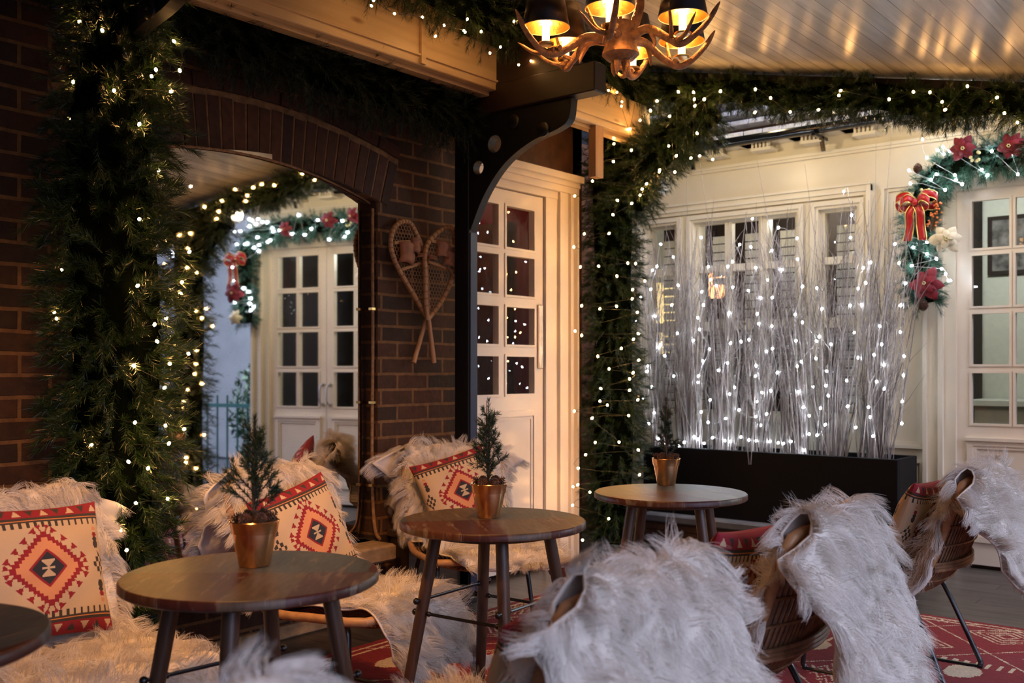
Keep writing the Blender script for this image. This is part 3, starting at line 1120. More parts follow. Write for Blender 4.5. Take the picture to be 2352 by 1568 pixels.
# ledge in front of the facade
structure(MB().bevbox(-3.72, -2.03, 6.0, 6.6, 0.17, 0.225, 0.01).build('trim_21', 'ground_outside'))
lb = MB()
for k in range(3):
    lb.bevbox(-3.72, -2.05, 6.04 + 0.004 * (k % 2), 6.58, 0.0 + k * 0.056, 0.053 + k * 0.056, 0.004)
structure(lb.build('trim_22', 'brown_board'))

# ------------------------------------------------------------------ outdoors seen in the mirror
structure(MB().box(-0.3, 6.0, 11.0, 11.2, -0.1, 4.5).build('wall_garden', 'render_grey'))


# ------------------------------------------------------------------ conifer needles
def needle_sprigs(base, direc, length, per, nlen, nwid, spread=0.9, droop=0.0):
    """for each sprig (base, unit dir, length): needles as thin quads. returns V, Q"""
    S = len(base)
    base = np.repeat(base, per, 0)
    d = np.repeat(direc, per, 0)
    L = np.repeat(length, per)
    n = len(base)
    t = RNG.random(n) ** 0.8
    axis_pt = base + d * (t * L)[:, None]
    axis_pt[:, 2] -= droop * (t * L) ** 2
    r = RNG.normal(size=(n, 3))
    r -= d * (r * d).sum(1)[:, None]
    r /= np.linalg.norm(r, axis=1)[:, None] + 1e-9
    sp = spread * (1 - 0.55 * t ** 2)
    nd = d + r * sp[:, None]
    nd /= np.linalg.norm(nd, axis=1)[:, None]
    w = np.cross(nd, RNG.normal(size=(n, 3)))
    w /= np.linalg.norm(w, axis=1)[:, None] + 1e-9
    ln = nlen * (0.75 + 0.5 * RNG.random(n))
    tip = axis_pt + nd * ln[:, None]
    hw = (w * nwid / 2)
    V = np.stack([axis_pt - hw, axis_pt + hw, tip + hw * 0.35, tip - hw * 0.35], 1).reshape(-1, 3)
    Q = np.arange(n * 4).reshape(n, 4)
    return V, Q


def stems(base, direc, length, rad, droop=0.0):
    """thin triangular twigs along sprigs"""
    n = len(base)
    up = RNG.normal(size=(n, 3))
    a = np.cross(direc, up)
    a /= np.linalg.norm(a, axis=1)[:, None]
    b = np.cross(direc, a)
    tip = base + direc * length[:, None]
    tip[:, 2] -= droop * length ** 2
    V = []
    for k in range(3):
        ang = 2 * pi * k / 3
        V.append(base + (a * cos(ang) + b * sin(ang)) * rad)
    for k in range(3):
        ang = 2 * pi * k / 3
        V.append(tip + (a * cos(ang) + b * sin(ang)) * rad * 0.3)
    V = np.stack(V, 1).reshape(-1, 3)
    o = (np.arange(n) * 6)[:, None]
    Q = np.concatenate([o + np.array([[0, 1, 4, 3]]), o + np.array([[1, 2, 5, 4]]), o + np.array([[2, 0, 3, 5]])])
    return V, Q


def join(parts):
    V, Q, n = [], [], 0
    for v, q in parts:
        V.append(v)
        Q.append(q + n)
        n += len(v)
    return np.concatenate(V), np.concatenate(Q)


def garland(name, label, path, rad, sprigs, per, mat, nlen=0.032, nwid=0.0016, slen=(0.09, 0.16), gravity=0.25, group=None, lumps=0.25, droop=1.2):
    """thick fir garland along a path; rad = radius per path point"""
    P = np.asarray(path, float)
    R = np.full(len(P), rad) if np.isscalar(rad) else np.asarray(rad, float)
    seg = np.linalg.norm(np.diff(P, axis=0), axis=1)
    cum = np.concatenate([[0], np.cumsum(seg)])
    s = RNG.random(sprigs) * cum[-1]
    pos = np.stack([np.interp(s, cum, P[:, k]) for k in range(3)], 1)
    rr_ = np.interp(s, cum, R)
    T = np.gradient(P, axis=0)
    T /= np.linalg.norm(T, axis=1)[:, None]
    tt = np.stack([np.interp(s, cum, T[:, k]) for k in range(3)], 1)
    q = RNG.normal(size=(sprigs, 3))
    q -= tt * (q * tt).sum(1)[:, None]
    q /= np.linalg.norm(q, axis=1)[:, None]
    lump = 1 + lumps * np.sin(s * 17 + 3 * np.arctan2(q[:, 1], q[:, 0])) * RNG.random(sprigs)
    L = RNG.uniform(slen[0], slen[1], sprigs)
    inner = np.maximum(0.01, rr_ * lump - L * 0.75)
    base = pos + q * (inner * (0.55 + 0.45 * RNG.random(sprigs)))[:, None]
    d = q + tt * RNG.normal(0, 0.55, sprigs)[:, None] + RNG.normal(0, 0.3, (sprigs, 3))
    d[:, 2] -= gravity
    d /= np.linalg.norm(d, axis=1)[:, None]
    root = empty(name)
    tag(root, label, 'garland', group)
    parts = [needle_sprigs(base, d, L, per, nlen, nwid, 0.95, droop), stems(base, d, L, 0.0016, droop)]
    V, Q = join(parts)
    fast_mesh('foliage', V, Q, mat, root)
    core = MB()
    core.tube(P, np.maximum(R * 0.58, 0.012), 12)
    core.build('stem', 'garland_core', root, True)  # added black filler, shade inside the foliage put into its colour
    return root, P, R


BULB = {}


def bulb_mesh(mat, r):
    key = (mat, r)
    if key not in BULB:
        import bmesh
        bm = bmesh.new()
        bmesh.ops.create_icosphere(bm, subdivisions=1, radius=r)
        for v in bm.verts:
            v.co.z *= 1.35
        me = bpy.data.meshes.new('bulb')
        bm.to_mesh(me)
        bm.free()
        me.materials.append(MATS[mat])
        me.shade_smooth()
        BULB[key] = me
    return BULB[key]


def light_string(name, label, points, mat, r, wire_mat, group=None, wire_pts=None, wr=0.0012):
    root = empty(name)
    tag(root, label, 'string lights', group)
    me = bulb_mesh(mat, r)
    for p in points[:100]:
        o = bpy.data.objects.new('bulb', me)
        COL.objects.link(o)
        o.parent = root
        o.location = p
        o.rotation_euler = (random.uniform(-1, 1), random.uniform(-1, 1), 0)
    wp = wire_pts if wire_pts is not None else points
    if len(wp) > 2:
        w = MB()
        wpth = smooth_path(wp, 3)
        wpth[:, 2] = np.maximum(wpth[:, 2], min(p[2] for p in wp) - 0.01)
        w.tube(wpth, wr, 4)
        w.build('wire', wire_mat, root)
    return root


def spots_on(path, rad, n, face=None, lo=0.8, hi=1.06, seed=1):
    """light positions over the surface of a garland, spiralling along it"""
    rg = np.random.default_rng(seed)
    P = np.asarray(path, float)
    R = np.full(len(P), rad) if np.isscalar(rad) else np.asarray(rad, float)
    seg = np.linalg.norm(np.diff(P, axis=0), axis=1)
    cum = np.concatenate([[0], np.cumsum(seg)])
    out = []
    for i in range(n):
        s = (i + rg.random()) / n * cum[-1]
        p = np.array([np.interp(s, cum, P[:, k]) for k in range(3)])
        r = np.interp(s, cum, R)
        j = min(len(P) - 2, max(0, int(np.searchsorted(cum, s) - 1)))
        t = P[j + 1] - P[j]
        t /= np.linalg.norm(t)
        q = rg.normal(size=3)
        if face is not None:
            q = q * 0.85 + np.array(face)
        q -= t * q.dot(t)
        q /= np.linalg.norm(q)
        out.append(tuple(p + q * r * rg.uniform(lo, hi)))
    return out


# the big column beside the mirror
col1 = smooth_path([(-3.25, 1.80, 0.30), (-3.27, 1.83, 0.8), (-3.25, 1.82, 1.4), (-3.27, 1.80, 1.9), (-3.24, 1.82, 2.3), (-3.22, 1.80, 2.85)], 6)
col1r = np.interp(col1[:, 2], [0.3, 0.6, 1.0, 1.5, 2.1, 2.5, 2.9], [0.13, 0.18, 0.235, 0.25, 0.23, 0.20, 0.19])
garland('fir_garland', 'tall dark fir garland column with warm lights against the brick wall', col1, col1r, 1500, 95, 'fir_green', 0.034, 0.0018, gravity=0.1)
cdir = np.array([3.25, -1.82, 0]); cdir /= np.linalg.norm(cdir)
# measured lights of the near column
C1 = [(381, 10), (183, 50), (235, 70), (400, 95), (413, 162), (168, 188), (393, 210), (320, 285), (249, 357), (364, 391), (438, 428), (320, 503),
      (168, 597), (233, 619), (435, 578), (316, 656), (418, 648), (414, 673), (125, 717), (220, 719), (382, 731), (220, 775), (361, 784), (433, 812), (308, 840),
      (390, 835), (423, 985), (203, 940), (310, 970), (380, 977), (210, 1022), (388, 1018), (378, 890), (130, 732), (348, 175), (262, 208), (295, 1060), (312, 1155), (385, 1145),
      (277, 1217), (291, 1263), (142, 620), (177, 784), (358, 160), (165, 275), (287, 1350), (355, 745), (340, 1075)]
pts1 = []
for (a, b) in C1:
    dx, dy = ray(a)
    # intersect with the front of the garland body
    off = (a - 285) / 150.0
    dep = 3.33 + 0.14 * min(1.2, abs(off)) ** 2 + 0.02 * math.sin(a * 1.7)
    pts1.append((dep * dx, dep * dy, EYE + (HZ - b) * dep / F_PX))
pts1.sort(key=lambda p: -p[2])
light_string('string_lights', 'warm fairy lights wound round the large garland column by the wall', pts1, 'led_warm', 0.0058, 'cable_dark')

# garland running off to the left along the top of the wall
gl0 = smooth_path([(-3.42, 0.2, 2.62), (-3.45, 0.9, 2.58), (-3.42, 1.5, 2.62), (-3.38, 1.85, 2.64)], 6)
garland('fir_garland', 'dark unlit fir garland over the brick wall at the upper left corner', gl0, 0.13, 350, 60, 'fir_dark', 0.034, 0.0015)
# dark garland over the mirror
gl1 = smooth_path([(-3.52, 1.95, 2.66), (-3.52, 2.5, 2.62), (-3.52, 3.1, 2.58), (-3.52, 3.6, 2.57), (-3.50, 3.9, 2.52)], 8)
garland('fir_garland', 'dark unlit fir garland hanging above the brick arch of the mirror', gl1, 0.17, 900, 60, 'fir_dark', 0.034, 0.0015, gravity=0.5)
# garland on top of the fascia beam, lit
gl2 = smooth_path([(-3.22, 1.6, 3.02), (-3.20, 2.4, 2.99), (-3.18, 3.0, 3.0), (-3.17, 3.6, 2.97), (-3.18, 4.3, 2.98), (-3.25, 5.0, 2.98), (-3.35, 5.4, 2.95)], 8)
garland('fir_garland', 'lit fir garland lying along the top of the pine fascia beam', gl2, 0.155, 1150, 60, 'fir_green', 0.034, 0.0015)
C2 = [(857, 12), (974, 38), (1024, 57), (1004, 82), (1069, 69), (1077, 43), (1072, 73), (1109, 71), (1153, 107), (1129, 121), (1109, 72), (1184, 48), (1195, 148), (1223, 139), (1241, 134), (1380, 155), (1392, 187), (1401, 207), (862, 0), (910, 30), (1432, 233), (1431, 243)]
pts2 = []
for (a, b) in C2:
    y_, z_ = on_x(a, b, -3.06)
    pts2.append((-3.06 - 0.01, y_, z_))
pts2.sort(key=lambda p: p[1])
light_string('string_lights', 'warm fairy lights in the garland over the pine fascia beam', pts2, 'led_warm', 0.0052, 'cable_dark')

# column 3 and its corner brace
col3 = smooth_path([(-3.58, 5.40, 0.10), (-3.56, 5.40, 0.6), (-3.58, 5.42, 1.1), (-3.57, 5.41, 1.6), (-3.58, 5.42, 2.1), (-3.56, 5.41, 2.55), (-3.45, 5.42, 2.85)], 8)
col3r = np.interp(col3[:, 2], [0.1, 0.5, 1.0, 1.7, 2.3, 2.8], [0.16, 0.20, 0.225, 0.19, 0.22, 0.24])
garland('fir_garland', 'lush green fir garland column with warm lights left of the birch twigs', col3, col3r, 1500, 70, 'fir_green', 0.036, 0.0018)
brace = smooth_path([(-3.45, 5.38, 2.28), (-3.30, 5.36, 2.50), (-3.08, 5.36, 2.66), (-2.86, 5.38, 2.80)], 8)
garland('fir_garland', 'short fir garland on the corner brace joining column and edge beam', brace, [0.20] * (len(brace) // 2) + [0.19] * (len(brace) - len(brace) // 2), 600, 70, 'fir_green', 0.036, 0.0018)
C3 = [(1417, 212), (1365, 371), (1409, 371), (1450, 345), (1361, 416), (1418, 460), (1451, 467), (1320, 450), (1408, 493), (1475, 434), (1514, 394), (1485, 422), (1470, 448), (1342, 537), (1399, 536), (1318, 567), (1333, 613), (1375, 611), (1442, 604), (1460, 605), (1417, 634), (1481, 645), (1453, 665), (1452, 686), (1336, 702), (1378, 709), (1416, 703), (1464, 717), (1336, 770), (1321, 760), (1427, 800), (1466, 766), (1455, 779), (1373, 818), (1454, 856), (1399, 847), (1467, 827), (1380, 892), (1446, 870), (1446, 896), (1378, 921), (1395, 930), (1465, 918), (1319, 944), (1444, 954), (1367, 1016), (1345, 1044), (1466, 1033), (1422, 1015), (1328, 1075), (1469, 1090), (1327, 1113), (1315, 1160), (1398, 1191), (1437, 1245), (1338, 1240), (1316, 1117), (1360, 960), (1355, 1130)]
C3b = [(1447, 296), (1509, 232), (1494, 254), (1538, 267), (1536, 335), (1553, 358), (1515, 390), (1550, 395), (1558, 211), (1467, 191), (1469, 196), (1595, 228), (1596, 243), (1618, 228), (1655, 210), (1470, 276), (1637, 366), (1601, 306), (1587, 363), (1607, 358), (1440, 290), (1410, 330)]
pts3 = []
for (a, b) in C3:
    dx, dy = ray(a)
    off = (a - 1395) / 85.0
    dep = 6.02 + 0.10 * min(1.2, abs(off)) ** 2
    pts3.append((dep * dx, dep * dy, EYE + (HZ - b) * dep / F_PX))
pts3.sort(key=lambda p: p[2])
light_string('string_lights', 'warm fairy lights wound round the green garland column beside the birch twigs', pts3, 'led_warm', 0.0066, 'cable_dark')
pts3b = []
for (a, b) in C3b:
    x_, z_ = on_y(a, b, 5.17)
    pts3b.append((x_, 5.17, z_))
pts3b.sort(key=lambda p: p[0])
light_string('string_lights', 'warm fairy lights on the corner brace garland above the security camera', pts3b, 'led_warm', 0.0066, 'cable_dark')

# garland along the edge beam
gx = np.linspace(-3.35, 0.7, 26)
gl3 = np.stack([gx, 5.36 + 0.02 * np.sin(gx * 7), np.array([ceil_z(x) for x in gx]) - 0.135 + 0.02 * np.sin(gx * 9)], 1)
garland('fir_garland', 'long drooping fir garland along the ceiling edge over the facade', gl3, 0.115, 2100, 62, 'fir_green', 0.034, 0.0017, (0.07, 0.12), gravity=0.45, lumps=0.4, droop=0.8)
C4 = [(1655, 209), (1593, 212), (1735, 205), (1734, 258), (1770, 225), (1815, 257), (1880, 252), (1931, 208), (1927, 219), (2042, 228), (2098, 211), (2136, 212), (2164, 234), (2171, 252), (2222, 198), (2290, 224), (2307, 260), (1617, 228), (1596, 243)]
pts4 = []
for (a, b) in C4:
    x_, z_ = on_y(a, b, 5.19)
    pts4.append((x_, 5.19, z_))
for i in range(14):
    xx = -1.15 + i * 0.13
    pts4.append((xx, 5.20 + random.uniform(0, 0.05), ceil_z(xx) - 0.2 + random.uniform(-0.12, 0.1)))
pts4.sort(key=lambda p: p[0])
light_string('string_lights', 'warm fairy lights along the garland on the ceiling edge', pts4, 'led_warm', 0.0068, 'cable_dark')

# column seen in the mirror
col4 = smooth_path([(-0.68, 5.42, 0.05), (-0.66, 5.42, 0.8), (-0.68, 5.42, 1.5), (-0.67, 5.42, 2.0), (-0.66, 5.42, 2.35)], 8)
garland('fir_garland', 'fir garland column with warm lights seen only in the mirror', col4, 0.20, 900, 60, 'fir_green', 0.036, 0.002)
brace4 = smooth_path([(-0.72, 5.40, 2.05), (-0.9, 5.38, 2.28), (-1.1, 5.38, 2.42)], 6)
garland('fir_garland', 'short corner garland beside the mirrored column', brace4, 0.16, 260, 60, 'fir_green', 0.036, 0.002)
light_string('string_lights', 'warm fairy lights on the garland column seen only in the mirror', sorted(spots_on(col4, 0.2, 36, face=(-0.6, -0.7, 0), seed=5), key=lambda p: p[2]), 'led_warm', 0.0066, 'cable_dark')

# garland round the facade door
gd = smooth_path([(-1.95, 6.45, 1.64), (-1.98, 6.44, 1.95), (-1.97, 6.44, 2.2), (-1.90, 6.44, 2.38), (-1.72, 6.44, 2.48), (-1.165, 6.43, 2.50), (-0.60, 6.44, 2.48), (-0.43, 6.44, 2.38), (-0.37, 6.44, 2.2), (-0.36, 6.44, 1.95), (-0.38, 6.44, 1.66)], 6)
garland('fir_garland', 'blue-green fir garland framing the white double door', gd, 0.115, 1150, 60, 'fir_blue', 0.034, 0.002, (0.07, 0.12))
C5 = [(2199, 320), (2154, 345), (2166, 337), (2181, 347), (2129, 362), (2168, 354), (2231, 341), (2088, 391), (2151, 400), (2091, 421), (2139, 412), (2196, 413), (2193, 402), (2171, 436), (2255, 390), (2268, 402), (2278, 347), (2324, 352), (2338, 400), (2336, 326), (2081, 497), (2082, 535), (2087, 542), (2129, 556), (2098, 568), (2151, 594), (2129, 583), (2094, 610), (2163, 617), (2172, 629), (2183, 644), (2178, 644), (2210, 423), (2119, 320)]
pts5 = []
for (a, b) in C5:
    x_, z_ = on_y(a, b, 6.34)
    pts5.append((x_, 6.34, z_))
mir5 = [(-2.33 - p[0] + random.uniform(-.03, .03), 6.34, p[2] + random.uniform(-.04, .04)) for p in pts5 if p[0] < -1.45]
pts5 = sorted(pts5, key=lambda p: atan2(p[2] - 1.9, -(p[0] + 1.1)))
mid5 = [(-1.35 + i * 0.07, 6.33, 2.5 + random.uniform(-0.1, 0.1)) for i in range(10)]
light_string('string_lights', 'white lights in the door garland over the white double door', pts5 + mid5 + sorted(mir5, key=lambda p: -p[2]), 'led_white', 0.0075, 'cable_clear', wr=0.0012)


# ------------------------------------------------------------------ bows, poinsettias, cones on the door garland
def ribbon_strip(mb, pts, w, side):
    P = smooth_path(pts, 6)
    side = np.array(side, float)
    V, F = [], []
    for p in P:
        V += [p - side * w / 2, p + side * w / 2]
    for i in range(len(P) - 1):
        F.append((2 * i, 2 * i + 1, 2 * i + 3, 2 * i + 2))
    mb.add(V, F)


def bow(loc, label):
    b = empty('ribbon_bow', loc)
    tag(b, label, 'bow', 'bows on the door garland')
    for nm, mt, off, k in (('ribbon', 'ribbon_red', 0.0, 1.0), ('gold_edging', 'ribbon_gold', -0.003, 1.0)):
        m = MB()
        for s in (-1, 1):
            loops = [[(0, 0, 0), (s * 0.05, -0.03, 0.05), (s * 0.12, -0.02, 0.03), (s * 0.10, 0.01, -0.025), (0, 0.0, 0)],
                     [(0, -0.01, 0), (s * 0.04, -0.05, 0.03), (s * 0.085, -0.05, 0.0), (s * 0.06, -0.02, -0.03), (0, -0.01, 0)]]
            tails = [[(0, -0.02, 0), (s * 0.03, -0.04, -0.06), (s * 0.012 + 0.02 * s, -0.03, -0.14), (s * 0.045, -0.035, -0.23)]]
            for P in loops + tails:
                P = [(x, y + off, z) for x, y, z in P]
                if nm == 'ribbon':
                    ribbon_strip(m, P, 0.05, (0, 0.25, 0.95) if P in loops or len(P) == 5 else (1, 0.1, 0))
                else:
                    sd = np.array((0, 0.25, 0.95)) if len(P) == 5 else np.array((1, 0.1, 0))
                    for e in (-1, 1):
                        Q = [np.array(p) + sd * 0.024 * e for p in P]
                        ribbon_strip(m, Q, 0.006, sd)
        o = m.build(nm, mt, b, True)
        md = o.modifiers.new('thickness', 'SOLIDIFY')
        md.thickness = 0.0015
    MB().ball((0, -0.04, 0), 0.02, sq=(1, .8, 1.1)).build('knot', 'ribbon_red', b, True)
    return b


bx, bz = on_y(2106, 467, 6.30)
bow((bx, 6.30, bz), 'red ribbon bow with gold edges on the left leg of the door garland')
bow((-2.33 - bx, 6.30, bz - 0.02), 'gold-edged red bow on the right garland leg, seen in the mirror')


def poinsettia(loc, mat, label, r=0.09, tilt=(0, 0), group=None):
    b = empty('poinsettia', loc)
    tag(b, label, 'flower', group)
    m = MB()
    for layer, (n, L, lift) in enumerate(((6, r, 0.02), (5, r * 0.65, 0.045))):
        for k in range(n):
            a = 2 * pi * k / n + layer * 0.5 + random.uniform(-.15, .15)
            L_ = L * random.uniform(0.85, 1.1)
            V, F = [], []
            for i in range(7):
                t = i / 6
                wd = L_ * 0.33 * sin(pi * min(1, t * 0.94 + 0.04)) ** 0.8
                dep = -lift - 0.03 * t + 0.05 * t * t
                for s in (-1, 0, 1):
                    rx, rz = t * L_, s * wd
                    V.append((rx * cos(a) - rz * sin(a), dep + (0.006 if s == 0 else 0), rx * sin(a) + rz * cos(a)))
            for i in range(6):
                for s in range(2):
                    F.append((i * 3 + s, i * 3 + s + 1, i * 3 + s + 4, i * 3 + s + 3))
            m.add(V, F)
    o = m.build('petals', mat, b, True)
    md = o.modifiers.new('thickness', 'SOLIDIFY')
    md.thickness = 0.001
    c = MB()
    for k in range(7):
        c.ball((0.008 * cos(k), -0.052, 0.008 * sin(k * 1.0)), 0.004, 6, 4)
    c.build('centre', 'berry_gold', b, True)
    b.rotation_euler = (tilt[0], 0, tilt[1])
    return b


def at_g(px, py, y=6.30):
    x, z = on_y(px, py, y)
    return (x, y, z)


poinsettia(at_g(2212, 338), 'petal_red', 'dark red poinsettia at the upper left corner of the door garland', 0.085, (0.3, 0.2))
poinsettia(at_g(2174, 548), 'petal_cream', 'cream poinsettia on the left leg of the door garland', 0.10, (0.1, 0.3))
poinsettia(at_g(2128, 655), 'petal_red', 'velvety dark red poinsettia at the foot of the left garland leg', 0.11, (-0.2, 0.0))
poinsettia((-0.36, 6.30, 1.92), 'petal_red', 'red poinsettia under the bow on the right leg of the door garland', 0.10, (0.0, -0.3))
poinsettia((-0.95, 6.31, 2.47), 'petal_red', 'red poinsettia on the top run of the garland, right of the door middle', 0.085, (0.2, 0.1))
poinsettia((-1.42, 6.31, 2.52), 'petal_red', 'red poinsettia on the top run of the garland, left of the door middle', 0.085, (0.2, -0.1))
poinsettia((-0.38, 6.31, 1.70), 'petal_cream', 'cream poinsettia at the foot of the right garland leg', 0.08, (0.0, -0.2))


def cone_mesh(mb, c, s, M=None):
    """pine cone: rings of scales"""
    for k in range(8):
        t = k / 7
        z = -0.5 + t
        r = 0.42 * sin(pi * (0.12 + 0.8 * t)) ** 0.8
        n = 9
        for i in range(n):
            a = 2 * pi * (i + 0.5 * (k % 2)) / n
            d = np.array((cos(a), sin(a), 0))
            tn = np.array((-sin(a), cos(a), 0))
            b0 = d * r * 0.45 + np.array((0, 0, z - 0.02))
            e = d * r * 1.08 + np.array((0, 0, z + 0.08))
            w = r * 0.36
            V = [b0 - tn * w * .6, b0 + tn * w * .6, e + tn * w * .75, e - tn * w * .75, b0 + np.array((0, 0, .06)), e + np.array((0, 0, .05))]
            V = np.array(V) * s
            if M is not None:
                V = np.array([tuple(M @ Vector(p)) for p in V])
            mb.add(V + np.array(c), [(0, 1, 2, 3), (0, 4, 5, 3), (1, 2, 5, 4), (2, 3, 5), (0, 1, 4)])


def pine_cone(loc, s, label, rot=(0.6, 0.2, 0), group=None):
    mb = MB()
    cone_mesh(mb, (0, 0, 0), s)
    mb.ball((0, 0, 0), s * 0.3, 8, 6, sq=(.8, .8, 1.5))
    o = mb.build('pine_cone', 'pinecone')
    o.location = loc
    o.rotation_euler = rot
    tag(o, label, 'pine cone', group)
    return o


pine_cone(at_g(2108, 388, 6.31), 0.06, 'brown pine cone at the outer bend of the door garland')
pine_cone(at_g(2120, 702, 6.33), 0.07, 'brown pine cone hanging under the left garland leg')
pine_cone(at_g(2330, 342, 6.31), 0.06, 'brown pine cone on the top run of the door garland near the photo edge')
bsp = empty('berry_spray', at_g(2141, 497, 6.30))
tag(bsp, 'orange berry spray beside the red bow on the door garland', 'berries')
st = MB()
for i in range(34):
    t = random.random()
    p = (0.03 * random.gauss(0, 1) * (1 - t * 0.6) + 0.04 * t, -0.02 * random.random(), -0.06 + t * 0.16)
    MB().ball(p, 0.0065, 6, 4).build('berry', 'berry_orange', bsp, True)
    st.tube([(0.0, 0, -0.09), p], 0.001, 3)
st.build('stalks', 'twig_bark', bsp)
for (a, b, lab) in ((2237, 360, 'gold berry cluster right of the red poinsettia on the door garland'), (2126, 445, 'gold berry cluster above the red bow')):
    o = empty('berry_cluster', at_g(a, b, 6.31))
    tag(o, lab, 'berries')
    st = MB()
    for i in range(6):
        p = (random.uniform(-.03, .03), random.uniform(-.02, 0), random.uniform(-.03, .03))
        MB().ball(p, 0.010, 8, 5).build('berry', 'berry_gold', o, True)
        st.tube([(0, 0.02, -0.02), p], 0.0012, 3)
    st.build('stalks', 'twig_bark', o)

# ------------------------------------------------------------------ planter and birch twigs
pl = empty('planter_trough', (-2.89, 6.29, 0.225))
tag(pl, 'long black rectangular trough on the ledge under the windows', 'planter')
b = MB()
hx, hy, hz = 0.89, 0.18, 0.46
b.bevbox(-hx, hx, -hy, -hy + 0.025, 0, hz, 0.004)
b.bevbox(-hx, hx, hy - 0.025, hy, 0, hz, 0.004)
b.bevbox(-hx, -hx + 0.025, -hy + 0.025, hy - 0.025, 0, hz, 0.004)
b.bevbox(hx - 0.025, hx, -hy + 0.025, hy - 0.025, 0, hz, 0.004)
b.box(-hx + 0.02, hx - 0.02, -hy + 0.02, hy - 0.02, 0, 0.03)
b.build('trough', 'black_matt', pl)
MB().box(-hx + 0.025, hx - 0.025, -hy + 0.025, hy - 0.025, 0.03, 0.40).build('soil', 'soil', pl)


def ribbons_from_paths(paths, r0, r1):
    """3-sided tubes for many curved twigs of equal point count. paths (n,k,3)"""
    n, k, _ = paths.shape
    T = np.gradient(paths, axis=1)
    T /= np.linalg.norm(T, axis=2)[..., None] + 1e-9
    ref = np.array([0.3, 1.0, 0.1])
    U = np.cross(T, ref)
    U /= np.linalg.norm(U, axis=2)[..., None] + 1e-9
    Wv = np.cross(T, U)
    rad = (r0[:, None] * (1 - np.linspace(0, 1, k))[None, :] + r1[:, None] * np.linspace(0, 1, k)[None, :])[..., None]
    rings = []
    for q in range(3):
        a = 2 * pi * q / 3
        rings.append(paths + rad * (U * cos(a) + Wv * sin(a)))
    V = np.stack(rings, 2).reshape(-1, 3)
    idx = np.arange(n * k * 3).reshape(n, k, 3)
    Q = []
    for q in range(3):
        q2 = (q + 1) % 3
        Q.append(np.stack([idx[:, :-1, q], idx[:, :-1, q2], idx[:, 1:, q2], idx[:, 1:, q]], -1).reshape(-1, 4))
    return V, np.concatenate(Q)


def twig_bundle(x, y, z, n, height, lean, spread, label, dens=1.0):
    rg = np.random.default_rng(int(abs(x) * 1000))
    k = 7
    t = np.linspace(0, 1, k)
    h = height * rg.uniform(0.62, 1.05, n)
    tip = np.stack([rg.normal(0, spread, n) + lean, rg.normal(0, spread * 0.35, n), h], 1)
    base = np.stack([rg.normal(0, 0.035, n), rg.normal(0, 0.035, n), np.zeros(n)], 1)
    bend = rg.normal(0, 0.04, (n, 3))
    bend[:, 2] = 0
    P = base[:, None, :] + (tip - base)[:, None, :] * np.stack([t ** 1.5, t ** 1.5, t], 1)[None] + bend[:, None, :] * np.sin(pi * t)[None, :, None] + rg.normal(0, 0.006, (n, k, 3))
    parts = [ribbons_from_paths(P, rg.uniform(0.003, 0.0055, n), rg.uniform(0.0008, 0.0015, n))]
    # side twigs
    ms = int(n * 6 * dens)
    j = rg.integers(0, n, ms)
    tt = rg.uniform(0.2, 0.97, ms)
    bp = np.stack([np.array([np.interp(tt[i], t, P[j[i], :, c]) for i in range(ms)]) for c in range(3)], 1)
    L = rg.uniform(0.08, 0.30, ms) * (1.1 - 0.4 * tt)
    d = np.stack([rg.normal(0, 0.34, ms) + lean * 0.3, rg.normal(0, 0.25, ms), np.ones(ms)], 1)
    d /= np.linalg.norm(d, axis=1)[:, None]
    t4 = np.linspace(0, 1, 4)
    P2 = bp[:, None, :] + d[:, None, :] * (L[:, None] * t4[None])[..., None] + rg.normal(0, 0.004, (ms, 4, 3))
    P2[:, 0] = bp
    parts.append(ribbons_from_paths(P2, rg.uniform(0.0014, 0.0026, ms), np.full(ms, 0.0006)))
    V, Q = join(parts)
    o = fast_mesh('birch_bundle', V, Q, 'birch_twig')
    o.location = (x, y, z)
    tag(o, label, 'birch twigs', 'lit birch twig bundles in the black trough')
    return o


nbun = 13
for i in range(nbun):
    f = i / (nbun - 1)
    x = -3.70 + f * 1.56
    lab = ('%s bundle of bare birch twigs standing in the black trough' % ['leftmost', 'second', 'third', 'fourth', 'fifth', 'sixth', 'middle', 'eighth', 'ninth', 'tenth', 'eleventh', 'twelfth', 'rightmost'][i]) + (' counted from the garland column' if 0 < i < nbun - 1 else '')
    hgt = 1.58 + 0.12 * sin(i * 2.1)
    if i == nbun - 1:
        hgt = 1.62
    twig_bundle(x, 6.27 + 0.05 * ((i % 2) * 2 - 1), 0.60, 34, hgt, (0.10 if i > 9 else 0) + (-0.18 if i == 8 else 0.0) + 0.03 * sin(i * 3.3), 0.10, lab)
# a few tall stray wands
for k, (a, tx, tz) in enumerate(((-3.5, -3.48, 2.62), (-3.2, -3.38, 2.68), (-2.75, -2.95, 2.62), (-2.5, -2.62, 2.55), (-2.2, -2.16, 2.83), (-2.22, -2.05, 2.86))):
    P = smooth_path([(a, 6.27, 0.62), (a + 0.02, 6.26, 1.3), ((a + tx) / 2, 6.24, 2.0), (tx, 6.2, tz)], 5)
    o = MB().tube(P, np.linspace(0.004, 0.001, len(P)), 5).build('birch_wand', 'birch_twig')
    tag(o, ['single tall birch wand rising above the left of the trough', 'long birch wand leaning left over the first windows', 'long dark birch wand leaning left above the middle windows', 'birch wand rising over the right window head', 'tall straight birch wand near the eaves by the wall panel', 'tall bending birch wand nearest the door garland'][k], 'birch twigs')

